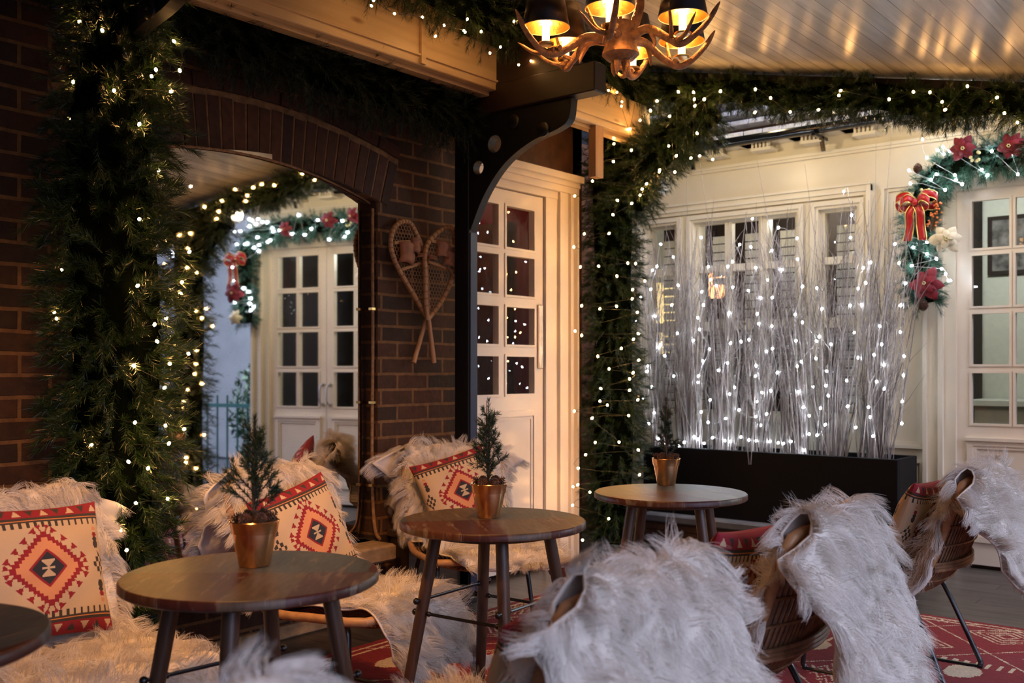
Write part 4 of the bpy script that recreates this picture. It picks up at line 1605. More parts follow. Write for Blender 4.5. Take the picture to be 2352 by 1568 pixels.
# white LEDs hanging through the twigs, in strings that snake vertically
C6 = []
LX = [1485, 1500, 1545, 1600, 1607, 1645, 1672, 1700, 1742, 1775, 1830, 1845, 1878, 1950, 1990, 2065, 2060]
rg = np.random.default_rng(3)
strings = [[] for _ in range(5)]
cols = [(1478, 620, 1000), (1500, 560, 1015), (1548, 590, 880), (1602, 545, 1030), (1610, 640, 1030), (1655, 600, 985), (1680, 560, 1010), (1722, 500, 1015), (1737, 640, 1005), (1775, 520, 1030), (1832, 545, 1000), (1838, 740, 1020), (1872, 660, 1040), (1885, 790, 1040), (1960, 440, 700), (1955, 700, 1040), (1995, 600, 1030), (2020, 790, 1040), (2062, 560, 1000)]
for ci, (cx, t0, t1) in enumerate(cols):
    y = t0
    L = []
    while y < min(t1, 1005):
        a, b = cx + rg.normal(0, 9), y
        X_, Z_ = on_y(a, b, 6.10)
        L.append((X_, 6.10 + rg.uniform(-0.02, 0.12), Z_))
        y += rg.uniform(42, 68)
    if ci % 2:
        L = L[::-1]
    strings[ci * 5 // len(cols)].extend(L)
for k, L in enumerate(strings):
    light_string('led_string', ['white LED string hanging through the twigs nearest the garland column', 'white LED string in the twigs left of the middle window', 'white LED string in the twigs before the middle window', 'white LED string in the twigs left of the single window', 'white LED string in the twigs nearest the facade door'][k], L, 'led_white', 0.0072, 'cable_clear', group='LED strings in the birch twigs')
base_l = [(-3.68 + i * 0.062 + random.uniform(-.02, .02), 6.18 + random.uniform(-.03, .03), 0.68 + random.uniform(0, 0.10)) for i in range(18)]
light_string('led_string', 'white LED string lying along the foot of the twigs in the trough', base_l, 'led_white', 0.0072, 'cable_clear', group='LED strings in the birch twigs')


# ------------------------------------------------------------------ bistro tables
def make_table():
    r = empty('bistro_table')
    D = 0.305
    t = MB().lathe([(0.0, 0.705), (D - 0.006, 0.705), (D, 0.709), (D, 0.726), (D - 0.004, 0.73), (0.0, 0.73)], 72)
    t.build('tabletop', 'reclaimed_top', r, True)
    f = MB().lathe([(0.0, 0.685), (0.21, 0.685), (0.215, 0.705), (0, 0.705)], 40)
    f.build('underframe', 'leg_wood', r, True)
    feet, mids = [], []
    for k in range(4):
        a = k * pi / 2
        top = np.array((0.185 * cos(a), 0.185 * sin(a), 0.695))
        foot = np.array((0.315 * cos(a), 0.315 * sin(a), 0.0))
        MB().tube([top, top * 0.6 + foot * 0.4, foot], [0.0205, 0.020, 0.0155], 16).build('leg', 'leg_wood', r, True)
        z = 0.455
        f_ = (top[2] - z) / top[2]
        mids.append(top * (1 - f_) + foot * f_)
    for k in range(4):
        p, q = mids[k].copy(), mids[(k + 1) % 4].copy()
        dz = 0.022 * (1 if k % 2 else -1)
        p[2] += dz
        q[2] += dz
        d = (q - p) / np.linalg.norm(q - p)
        m = MB().tube([p - d * 0.034, q + d * 0.034], 0.0055, 8)
        for e, s in ((p, -1), (q, 1)):
            m.ball(e + d * s * 0.032, 0.011, 10, 6)
            m.ball(e - d * s * 0.026, 0.009, 8, 5)
        m.build('stretcher', 'black_metal', r, True)
    return r


T0 = make_table()
tabs = [((-2.02, 1.48), 40, 'round reclaimed-wood bistro table with spruce pot, nearest complete table'),
        ((-2.126, 2.507), 49, 'round scraped-plank bistro table with slender sapling, in front of the brick pier'),
        ((-2.055, 3.528), 67, 'farthest round bistro table with copper pot, before the black trough'),
        ((-2.06, 0.67), 20, 'dark round bistro table cut off at the lower left edge')]
for i, ((x, y), a, lab) in enumerate(tabs):
    o = T0 if i == 0 else copy_tree(T0)
    o.location = (x, y, 0)
    o.rotation_euler = (0, 0, radians(a))
    tag(o, lab, 'table', 'round bistro tables')


# ------------------------------------------------------------------ potted spruces
def spruce(h, spread, seed, parent, z0, ntip=3):
    rg_ = np.random.default_rng(seed)
    base, d, L = [], [], []
    tr_ = MB()
    lead = smooth_path([(0, 0, z0), (rg_.normal(0, .004), rg_.normal(0, .004), z0 + h * 0.5), (rg_.normal(0, .006), 0, z0 + h)], 5)
    tr_.tube(lead, np.linspace(0.004, 0.0012, len(lead)), 6)
    base.append((0, 0, z0 + h * 0.3)); d.append((0, 0, 1.0)); L.append(h * 0.7)
    base.append((0, 0, z0)); d.append((0, 0, 1.0)); L.append(h * 0.5)
    nb_ = 26
    for i in range(nb_):
        t = (i + rg_.random()) / nb_
        zz = z0 + 0.02 + (h * 0.72) * t
        a = i * 2.4 + rg_.normal(0, .3)
        ln = spread * (1.25 - 0.8 * t) * rg_.uniform(0.6, 1.2)
        up = 0.9 + 0.8 * t
        v = np.array((cos(a), sin(a), up)); v /= np.linalg.norm(v)
        p = np.array((0, 0, zz))
        base.append(p); d.append(v); L.append(ln)
        tr_.tube([p, p + v * ln * 0.9], [0.002, 0.0009], 4)
        for s in range(ntip):
            q = p + v * ln * rg_.uniform(0.35, 0.8)
            w = v + rg_.normal(0, 0.5, 3); w[2] = abs(w[2]); w /= np.linalg.norm(w)
            base.append(q); d.append(w); L.append(ln * 0.42)
    base, d, L = np.array(base), np.array(d), np.array(L)
    V, Q = [], []
    per = np.maximum(12, (L * 1150).astype(int))
    parts = []
    for i in range(len(base)):
        parts.append(needle_sprigs(base[i:i + 1], d[i:i + 1], L[i:i + 1], int(per[i] * 1.35), 0.0135, 0.0015, 1.1))
    V, Q = join(parts)
    fast_mesh('needles', V, Q, 'spruce_small', parent)
    tr_.build('trunk', 'twig_bark', parent)


pots = [((-2.09, 1.54), 0.275, 0.10, 5, 1.0, 'spruce sapling with pine cones in a copper pot on the nearest table'),
        ((-2.167, 2.535), 0.29, 0.082, 8, 1.0, 'slender spruce sapling with pine cones in a copper pot on the middle table'),
        ((-2.197, 3.738), 0.27, 0.055, 13, 1.0, 'small spruce sapling with pine cones in a copper pot on the far table')]
for (xy, h, spd, seed, sc, lab) in pots:
    o = empty('potted_spruce', (*xy, 0.7305))
    tag(o, lab, 'potted plant', 'copper potted spruces on the tables')
    pr = [(0.0, 0.0), (0.037, 0.0), (0.039, 0.003), (0.0535, 0.083), (0.0555, 0.083), (0.0565, 0.086), (0.0605, 0.110), (0.0620, 0.112), (0.0605, 0.114), (0.0585, 0.112), (0.0545, 0.088), (0.0515, 0.08), (0.037, 0.006), (0, 0.006)]
    MB().lathe(pr, 48).build('pot', 'copper', o, True)
    MB().lathe([(0, 0.03), (0.0435, 0.03), (0.0535, 0.085), (0.0535, 0.095), (0.02, 0.103), (0, 0.104)], 24).build('soil', 'soil', o, True)
    for k in range(6):
        a = k * pi / 3 + seed
        c = MB()
        Mx = Matrix.Rotation(random.uniform(0.7, 1.4), 4, 'Y') @ Matrix.Rotation(random.uniform(0, 3), 4, 'Z')
        Mz = Matrix.Rotation(a, 4, 'Z') @ Mx
        cone_mesh(c, (0.036 * cos(a), 0.036 * sin(a), 0.118), 0.036, Mz)
        c.ball((0.036 * cos(a), 0.036 * sin(a), 0.118), 0.011, 8, 5)
        c.build('pine_cone', 'pinecone', o)
    spruce(h, spd, seed, o, 0.10)


# ------------------------------------------------------------------ kilim cushion
def kilim_colors(n=132):
    C = np.zeros((n, n, 3))
    cream, red, dark, orange, navy, peach = (0.56, 0.41, 0.25), (0.26, 0.012, 0.022), (0.045, 0.035, 0.028), (0.62, 0.22, 0.07), (0.022, 0.026, 0.035), (0.62, 0.27, 0.13)
    s = (np.arange(n) + 0.5) / n * 2 - 1
    X, Y = np.meshgrid(s, s, indexing='ij')
    C[:] = cream
    q = np.round(X * 44) / 44
    r = np.round(Y * 44) / 44
    ay = abs(Y)
    # borders
    C[ay > 0.80] = red
    band = (ay > 0.80)
    tri = ((X * 5 + 0.03) % 1.0)
    inner = (ay - 0.83) / 0.13
    C[(inner > 0) & (inner < 1) & (abs(tri - 0.5) < 0.34 * (1 - inner)) & (np.floor(X * 5) % 2 == 0)] = cream
    C[(inner > 0) & (inner < 1) & (abs(tri - 0.5) < 0.34 * inner) & (np.floor(X * 5) % 2 != 0)] = dark
    C[(ay > 0.765) & (ay <= 0.80)] = dark
    C[(ay > 0.745) & (ay <= 0.765)] = orange
    C[(ay > 0.705) & (ay <= 0.745)] = dark
    C[(ay > 0.62) & (ay <= 0.705) & (((X * 9.5) % 1.0) < 0.38)] = dark
    # centre medallion, stepped
    st_ = 0.05
    ax_, ay_ = np.floor(abs(X) / st_) * st_, np.floor(abs(Y) / st_) * st_
    d = ax_ + ay_
    C[d < 0.53] = red
    C[d < 0.43] = peach
    dd = abs(X) + abs(Y)
    C[dd < 0.275] = red
    C[dd < 0.24] = navy
    C[(abs(Y) < 0.12) & (abs(X) < 0.09) & (abs(X) < abs(Y) * 0.9)] = cream
    C[(abs(Y) < 0.012) & (abs(X) < 0.09)] = cream

    # flags on stalks round the medallion
    def flag(cx, cy, ux, uy, size=0.10):
        vx, vy = -uy, ux
        # stalk
        a = (X - cx) * ux + (Y - cy) * uy
        b_ = (X - cx) * vx + (Y - cy) * vy
        C[(a > -0.01) & (a < 0.09) & (abs(b_) < 0.008)] = red
        a2 = a - 0.09
        C[(a2 > -size * 0.5) & (a2 < size * 0.55) & (abs(b_) < (a2 + size * 0.5) * 0.60)] = red
    for sx in (-1, 1):
        for sy in (-1, 1):
            for k in range(4):
                t = (k + 0.5) / 4
                cx, cy = sx * 0.55 * t, sy * 0.55 * (1 - t)
                flag(cx + 0, cy, sx * 0.72, sy * 0.69)
    for sx in (-1, 1):
        for k in (-1, 1):
            flag(sx * 0.50, k * 0.015, sx * 0.92, k * 0.42, 0.08)
            flag(k * 0.03, sx * 0.52, k * 0.30, sx * 0.9, 0.07)
    # side diamonds in black
    for sx in (-1, 1):
        lx_, ly_ = abs(X - sx * 0.86), abs(Y)
        dm = lx_ + ly_ * 0.62
        ck = (np.floor((X + 2) / 0.055) + np.floor((Y + 2) / 0.075)) % 2
        C[(dm < 0.13) & (ck == 0)] = dark
        for k in (-1, 1):
            zz = (Y - k * 0.30) * k
            C[(abs(X - sx * 0.84) < 0.06 - abs(zz) * 0.5) & (abs(zz) < 0.05)] = dark
            zz = (Y - k * 0.38) * k
            C[(abs(X - sx * 0.84) < 0.05 - abs(zz) * 0.5) & (abs(zz) < 0.035)] = dark
            zz = (Y - k * 0.45) * k
            C[(abs(X - sx * 0.84) < 0.05 - abs(zz) * 0.6) & (abs(zz) < 0.035)] = red
            zz = (Y - k * 0.54) * k
            C[(abs(X - sx * 0.84) < 0.045 - abs(zz) * 0.6) & (abs(zz) < 0.03)] = peach
    return C


def make_cushion():
    n = 132
    C = kilim_colors(n)
    g_ = np.linspace(-1, 1, n + 1)
    U, Vv = np.meshgrid(g_, g_, indexing='ij')
    half = 0.20
    pinch = 1 - 0.07 * (1 - abs(U) ** 2) * (abs(Vv) ** 3) 
    pinch2 = 1 - 0.07 * (1 - abs(Vv) ** 2) * (abs(U) ** 3)
    Xc = U * half * pinch2
    Zc = Vv * half * pinch
    T = 0.066 * np.clip((1 - U ** 2), 0, 1) ** 0.42 * np.clip((1 - Vv ** 2), 0, 1) ** 0.42
    T += 0.004 * np.sin(U * 7 + Vv * 3) * (1 - U ** 2) * (1 - Vv ** 2) + 0.003 * np.sin(Vv * 11 - U * 5) * (1 - U ** 2) * (1 - Vv ** 2)
    idx = np.arange((n + 1) ** 2).reshape(n + 1, n + 1)
    q1 = np.stack([idx[:-1, :-1], idx[1:, :-1], idx[1:, 1:], idx[:-1, 1:]], -1).reshape(-1, 4)
    F = np.stack([Xc, -T, Zc], -1).reshape(-1, 3)
    B = np.stack([Xc, T * 0.85, Zc], -1).reshape(-1, 3)
    V = np.concatenate([F, B])
    q2 = (q1 + (n + 1) ** 2)[:, ::-1]
    me_o = fast_mesh('kilim_cushion', V, np.concatenate([q1, q2]), 'kilim', smooth=True)
    me = me_o.data
    a = me.color_attributes.new('Col', 'FLOAT_COLOR', 'CORNER')
    cc = np.concatenate([C.reshape(-1, 3), C.reshape(-1, 3)])
    cc = np.repeat(cc, 4, 0)
    a.data.foreach_set('color', np.concatenate([cc, np.ones((len(cc), 1))], 1).astype(np.float32).ravel())
    return me_o


# ------------------------------------------------------------------ rattan chair (faces local +x)
SEATZ = 0.40


def chair_profile():
    """centre-line of seat and back in local x,z"""
    return smooth_path([(0.29, 0, 0.395), (0.10, 0, 0.385), (-0.06, 0, 0.375), (-0.17, 0, 0.395), (-0.235, 0, 0.47), (-0.28, 0, 0.58), (-0.318, 0, 0.69), (-0.345, 0, 0.765)], 6)


def make_chair():
    r = empty('rattan_chair')
    pr_ = chair_profile()
    W2 = 0.245
    # bent rattan rim: one loop round seat and back
    left = pr_.copy(); left[:, 1] = W2
    right = pr_.copy(); right[:, 1] = -W2
    # taper the top a bit, round corners front and top
    front = [(0.315, W2 - 0.03, 0.395), (0.325, W2 - 0.09, 0.395), (0.325, 0, 0.392), (0.325, -W2 + 0.09, 0.395), (0.315, -W2 + 0.03, 0.395)]
    topp = [(-0.356, -W2 + 0.02, 0.798), (-0.362, -W2 + 0.075, 0.808), (-0.364, 0, 0.81), (-0.362, W2 - 0.075, 0.808), (-0.356, W2 - 0.02, 0.798)]
    loop_ = list(front) + list(right[1:]) + list(topp) + list(left[::-1][:-1])
    MB().tube(loop_, 0.0155, 10, closed=True).build('rim', 'rattan', r, True)
    # wicker shell
    w = MB()
    n = len(pr_)
    nrib = 25
    for k in range(nrib):
        f = -1 + 2 * k / (nrib - 1)
        P = []
        for i, p in enumerate(pr_):
            t = i / (n - 1)
            sag = 0.05 * (1 - f * f)
            # sag down on the seat, back on the rest
            nx, nz = (0, -1) if t < 0.3 else ((-1, 0) if t > 0.6 else (-(t - 0.3) / 0.3, -(1 - (t - 0.3) / 0.3)))
            P.append((p[0] + nx * sag, f * (W2 - 0.012), p[2] + nz * sag))
        w.tube(P, 0.0048, 5)
    for i in range(1, n - 1, 4):
        p = pr_[i]
        t = i / (n - 1)
        P = []
        for q in range(13):
            f = -1 + 2 * q / 12
            sag = 0.05 * (1 - f * f)
            nx, nz = (0, -1) if t < 0.3 else ((-1, 0) if t > 0.6 else (-(t - 0.3) / 0.3, -(1 - (t - 0.3) / 0.3)))
            P.append((p[0] + nx * (sag + 0.004), f * W2, p[2] + nz * (sag + 0.004)))
        w.tube(P, 0.0055, 5)
    w.build('wicker_shell', 'wicker', r, True)
    # bound band low on the back
    bd = MB()
    for k in range(3):
        P = [(-0.25 - 0.055 * (1 - (q / 6 - 1) ** 2) - 0.01, (q / 6 - 1) * W2, 0.47 + k * 0.012) for q in range(13)]
        bd.tube(P, 0.0065, 6)
    bd.build('woven_band', 'wicker', r, True)
    # black sled legs
    for s in (-1, 1):
        y0_, y1_ = s * 0.20, s * 0.235
        P = smooth_path([(-0.13, y0_, 0.365), (-0.17, y0_ + s * .006, 0.33), (-0.285, y1_, 0.07), (-0.30, y1_, 0.022), (-0.26, y1_, 0.011), (0.20, y1_, 0.011), (0.245, y1_, 0.022), (0.25, y1_, 0.07), (0.225, y0_ + s * .006, 0.33), (0.20, y0_, 0.365)], 5)
        P = np.vstack([P, [(0.05, y0_, 0.368)], [(-0.12, y0_, 0.362)]])
        MB().tube(P, 0.0105, 8).build('sled_leg', 'black_metal', r, True)
    cb2 = MB()
    cb2.tube([(0.20, -0.2, 0.365), (0.20, 0.2, 0.365)], 0.009, 8)
    cb2.tube([(-0.12, -0.2, 0.362), (-0.12, 0.2, 0.362)], 0.009, 8)
    cb2.build('crossbar', 'black_metal', r, True)
    return r


# ------------------------------------------------------------------ sheepskin throws
def throw(name, label, loc, rz, seed, hang=0.36, front=0.10, wmul=1.0, flare=0.10, n_str=26000, yoff=0.0, flen=0.074, shift=0.0, spill=0.35, rest=0.235, low=0.25):
    """long-pile sheepskin laid over seat, back and down behind the back"""
    rg_ = np.random.default_rng(seed)
    root = empty(name, loc, rz)
    # profile of the hide, 2 cm above the rattan
    P = [(0.395, 0.40 - front), (0.372, 0.40 - front * 0.45), (0.335, 0.418), (0.22, 0.422), (0.05, 0.412), (-0.09, 0.405), (-0.165, 0.43), (-0.208, 0.51), (-0.252, 0.62), (-0.295, 0.73), (-0.33, 0.81), (-0.368, 0.842), (-0.405, 0.82), (-0.425, 0.75), (-0.435 - flare * 0.2, 0.64), (-0.44 - flare * 0.6, 0.52), (-0.445 - flare, 0.80 - hang)]
    C = smooth_path([(x, 0, z) for x, z in P], 4)
    seg = np.linalg.norm(np.diff(C, axis=0), axis=1)
    cum = np.concatenate([[0], np.cumsum(seg)])
    tot = cum[-1]
    sfr = cum / tot
    i_top = 11 * 4
    s_top = sfr[i_top]
    s_seat = sfr[6 * 4]
    # half width along the length
    wp_s = [0, 0.04, 0.10, s_seat * 0.7, s_seat, (s_seat + s_top) / 2, s_top - 0.075, s_top - 0.03, s_top, s_top + 0.03, s_top + 0.065, s_top + 0.17, 0.93, 0.98, 1.0]
    wp_w = [0.20, 0.28, 0.33, 0.33, 0.30, 0.275, 0.33, 0.22, 0.185, 0.22, 0.34, low, max(low, 0.265), 0.21, 0.11]
    nu, nv = 72, 30
    S = np.linspace(0, 1, nu)
    cx = np.interp(S, sfr, C[:, 0]); cz = np.interp(S, sfr, C[:, 2])
    hw = np.interp(S, wp_s, wp_w) * wmul
    ph = rg_.random(4) * 6
    vv = np.linspace(-1, 1, nv)
    SS, VV = np.meshgrid(S, vv, indexing='ij')
    edge = 1 + 0.06 * np.sin(SS * 19 + ph[0] + (VV > 0) * 2) + 0.04 * np.sin(SS * 41 + ph[1])
    X = cx[:, None] + 0 * VV
    Z = cz[:, None] + 0 * VV
    seatw = np.clip((s_seat + 0.02 - SS) / 0.06, 0, 1)
    backf = (1 - seatw) * np.clip((s_top + 0.01 - SS) / 0.03, 0, 1)
    rear = np.clip((SS - s_top) / 0.05, 0, 1)
    Y = VV * hw[:, None] * edge + yoff * rear + seatw * shift
    # tangents in x,z
    tx = np.gradient(cx, S); tz = np.gradient(cz, S)
    ln = np.sqrt(tx ** 2 + tz ** 2) + 1e-9
    nx, nz = tz / ln, -tx / ln
    # whatever lies beyond the rim falls over it
    lim = np.where((Y > 0) & (seatw > 0.5), rest, 0.235)
    ex = np.clip(abs(Y) - lim, 0, 1)
    sg = np.sign(Y)
    Ys = sg * (np.minimum(abs(Y), lim) + ex * spill)
    Y = Y * (1 - seatw) + Ys * seatw
    Z = Z - ex * 0.95 * seatw
    Yb = sg * (np.minimum(abs(Y), lim) + ex * 0.3)
    Y = Y * (1 - backf) + Yb * backf
    X = X - ex * 0.9 * backf
    # hanging part: soft folds
    X = X + rear * (ex * 0.5 - 0.014 * np.sin(VV * 6 + SS * 9 + ph[2]) * np.clip((SS - s_top) / 0.15, 0, 1))
    Z = Z + 0.022 * (VV ** 2) * np.clip(1 - abs(SS - s_top) / 0.05, 0, 1)
    # skin seam bumps
    bump_ = 0.006 * np.sin(SS * 60 + VV * 4 + ph[3]) + 0.005 * np.sin(VV * 13 + SS * 25)
    X += nx[:, None] * bump_; Z += nz[:, None] * bump_
    V3 = np.stack([X, Y, Z], -1)
    idx = np.arange(nu * nv).reshape(nu, nv)
    q = np.stack([idx[:-1, :-1], idx[1:, :-1], idx[1:, 1:], idx[:-1, 1:]], -1).reshape(-1, 4)
    hide = fast_mesh('hide', V3.reshape(-1, 3), q, 'hide', root, smooth=True)
    md = hide.modifiers.new('thickness', 'SOLIDIFY')
    md.thickness = 0.006
    md.offset = 0
    # normals of the grid
    du = np.gradient(V3, axis=0); dv = np.gradient(V3, axis=1)
    Nn = np.cross(du, dv)
    Nn /= np.linalg.norm(Nn, axis=2)[..., None] + 1e-9
    ref = np.stack([nx, 0 * nx, nz], -1)[:, None, :]
    Nn *= np.sign((Nn * ref).sum(-1) + 1e-9)[..., None]
    Tn = du / (np.linalg.norm(du, axis=2)[..., None] + 1e-9)
    # strands, extra density at the rim
    n = n_str
    s = rg_.random(n); v = rg_.uniform(-1, 1, n)
    ne = n // 4
    v[:ne] = np.sign(rg_.uniform(-1, 1, ne)) * rg_.uniform(0.93, 1.0, ne)
    s[ne:ne + ne // 4] = rg_.uniform(0, 0.02, ne // 4)
    s[ne + ne // 4:ne + ne // 2] = rg_.uniform(0.98, 1.0, ne // 2 - ne // 4)

    def samp(A, s, v):
        a = np.clip(s * (nu - 1), 0, nu - 1.001); b = np.clip((v + 1) / 2 * (nv - 1), 0, nv - 1.001)
        i, j = a.astype(int), b.astype(int)
        fa, fb = (a - i)[:, None], (b - j)[:, None]
        return A[i, j] * (1 - fa) * (1 - fb) + A[i + 1, j] * fa * (1 - fb) + A[i, j + 1] * (1 - fa) * fb + A[i + 1, j + 1] * fa * fb
    base = samp(V3, s, v); nn = samp(Nn, s, v); tn = samp(Tn, s, v)
    # clumps
    K = int(n / 34)
    ks, kv = rg_.random(K), rg_.uniform(-1, 1, K)
    kb = samp(V3, ks, kv)
    # nearest clump by sorting on coarse cells
    from mathutils.kdtree import KDTree
    kd = KDTree(K)
    for i in range(K):
        kd.insert(kb[i], i)
    kd.balance()
    cid = np.array([kd.find(b_)[1] for b_ in base])
    kn = samp(Nn, ks, kv); kt = samp(Tn, ks, kv)
    kr = rg_.normal(0, 0.42, (K, 3))
    swirl = np.stack([np.sin(kb[:, 1] * 21 + kb[:, 0] * 9 + ph[0]), np.cos(kb[:, 2] * 17 + ph[1] + kb[:, 1] * 11), np.sin(kb[:, 0] * 23 + ph[2])], 1) * 0.35
    flow = np.where((ks > s_top)[:, None], kt, -kt) * 0.40      # lie towards the nearer end
    kdv = kn * 0.75 + flow + kr + swirl
    kdv[:, 2] -= 0.30
    kdv /= np.linalg.norm(kdv, axis=1)[:, None]
    # keep the pile above the skin
    dn = (kdv * kn).sum(1)
    kdv += kn * np.clip(0.28 - dn, 0, 1)[:, None]
    kdv /= np.linalg.norm(kdv, axis=1)[:, None]
    klen = flen * rg_.uniform(0.75, 1.2, K)
    ktip = kb + kdv * klen[:, None]
    own = kdv[cid] + rg_.normal(0, 0.18, (n, 3)) + nn * 0.1
    dvn = dv / (np.linalg.norm(dv, axis=2)[..., None] + 1e-9)
    out = np.sign(v)[:, None] * samp(dvn, s, v) * np.clip(abs(v) - 0.85, 0, 1)[:, None] * 5
    own = own + out
    own /= np.linalg.norm(own, axis=1)[:, None]
    L = klen[cid] * rg_.uniform(0.7, 1.1, n)
    tip_own = base + own * L[:, None]
    tip = tip_own * 0.45 + (ktip[cid] + rg_.normal(0, 0.004, (n, 3)) + (base - kb[cid]) * 0.25 + out * 0.02) * 0.55
    tip[:, 2] -= 0.007
    kp = 6
    t = np.linspace(0, 1, kp)
    ctrl = base + nn * (L * 0.42)[:, None]
    Pts = ((1 - t) ** 2)[None, :, None] * base[:, None] + (2 * t * (1 - t))[None, :, None] * ctrl[:, None] + (t ** 2)[None, :, None] * tip[:, None]
    wig = rg_.normal(0, 0.0016, (n, kp, 3)) * t[None, :, None]
    Pts = Pts + wig
    cu = bpy.data.hair_curves.new('pile')
    cu.add_curves([kp] * n)
    cu.attributes['position'].data.foreach_set('vector', Pts.astype(np.float32).ravel())
    rad = (0.00062 * (1 - 0.8 * t ** 1.5))[None, :].repeat(n, 0)
    ra = cu.attributes.get('radius') or cu.attributes.new('radius', 'FLOAT', 'POINT')
    ra.data.foreach_set('value', rad.astype(np.float32).ravel())
    cu.materials.append(MATS['wool'])
    o = bpy.data.objects.new('pile', cu)
    COL.objects.link(o)
    o.parent = root
    tag(root, label, 'sheepskin throw', 'sheepskin throws on the chairs')
    return root


CH0 = make_chair()
CU0 = make_cushion()
#  x, y, facing deg, seed, chair text, throw options, cushion roll
chairs = [
    (-2.75, 1.42, 0, 'rattan chair under the sheepskin at the lower left beside the garland column', 'white sheepskin on the lower left chair, filling its seat', 'kilim cushion with full diamond medallion on the lower left chair', dict(seed=1, hang=0.25, shift=0.06, front=0.14), 2),
    (-2.77, 2.43, 4, 'rattan chair with black legs in front of the mirror', 'warm white sheepskin on the chair in front of the mirror', 'tilted kilim cushion behind the spruce pot, before the mirror', dict(seed=2, hang=0.30, shift=0.13, front=0.20), -12),
    (-3.09, 3.48, -34, 'rattan chair beside the white glazed door under the snowshoes', 'shaggy sheepskin on the chair beside the glazed door', 'kilim cushion on the chair next to the glazed door', dict(seed=3, hang=0.34, front=0.04, shift=0.17, spill=0.5, rest=0.335, wmul=1.12), -16),
    (-1.34, 0.56, 180, 'nearest rattan chair, almost wholly below the lower edge', 'sheepskin tuft peeping up at the bottom centre edge', 'kilim cushion on the nearest chair at the bottom edge', dict(seed=4, hang=0.40), 0),
    (-1.40, 1.66, 180, 'rattan chair seen from behind at the bottom centre, one rim corner showing', 'big white sheepskin hanging down the back of the bottom centre chair', 'kilim cushion mostly hidden behind the bottom centre chair back', dict(seed=5, hang=0.46, low=0.33), 6),
    (-1.40, 2.62, 180, 'rattan chair seen from behind, second from the right edge', 'long white sheepskin draped over the back of the chair second from right', 'kilim cushion standing in the chair second from the right', dict(seed=6, hang=0.46), -4),
    (-1.40, 4.13, 180, 'rattan chair with its black sled legs showing on the red rug at the right', 'white sheepskin over the back of the rightmost chair', 'kilim cushion standing in the rightmost chair', dict(seed=7, hang=0.40), -3),
]
for i, (x, y, a, lc, lt, lu, opt, roll) in enumerate(chairs):
    c = CH0 if i == 0 else copy_tree(CH0)
    c.location = (x, y, 0)
    c.rotation_euler = (0, 0, radians(a))
    tag(c, lc, 'chair', 'rattan chairs with sheepskins')
    throw('sheepskin_throw', lt, (x, y, 0), radians(a), **opt)
    if i == 3:
        continue
    k = CU0 if i == 0 else CU0.copy()
    if i:
        COL.objects.link(k)
    # cushion leans on the back, front face towards the seat front
    ca_, sa_ = cos(radians(a)), sin(radians(a))
    lx_, ly_, lz_ = (-0.165, -0.165, -0.165, -0.145, -0.145, -0.10, -0.125)[i], (-0.03, -0.03, 0, 0, 0.0, 0.085, 0.07)[i], (0.63, 0.605, 0.63, 0.6, 0.575, 0.60, 0.60)[i]
    k.matrix_world = (Matrix.Translation((x + ca_ * lx_ - sa_ * ly_, y + sa_ * lx_ + ca_ * ly_, lz_)) @ Matrix.Rotation(radians(a + 90), 4, 'Z')
                      @ Matrix.Rotation(radians(-20), 4, 'X') @ Matrix.Rotation(radians(roll), 4, 'Y'))
    tag(k, lu, 'cushion', 'kilim cushions on the chairs')


# cotton ties under the rightmost chair
for i, (x, y) in enumerate(((-1.30, 3.90), (-1.24, 3.94))):
    P = smooth_path([(x, y, 0.375), (x + 0.02, y - 0.02, 0.33), (x + 0.01, y - 0.025, 0.25), (x + 0.02, y - 0.02, 0.17)], 5)
    o = MB().tube(P, 0.006, 6).build('cotton_tie', 'tie_cotton', None, True)
    tag(o, ['white cotton tie hanging under the rightmost chair, the longer front one', 'white cotton tie hanging under the rightmost chair, nearer its rear leg'][i], 'tie')


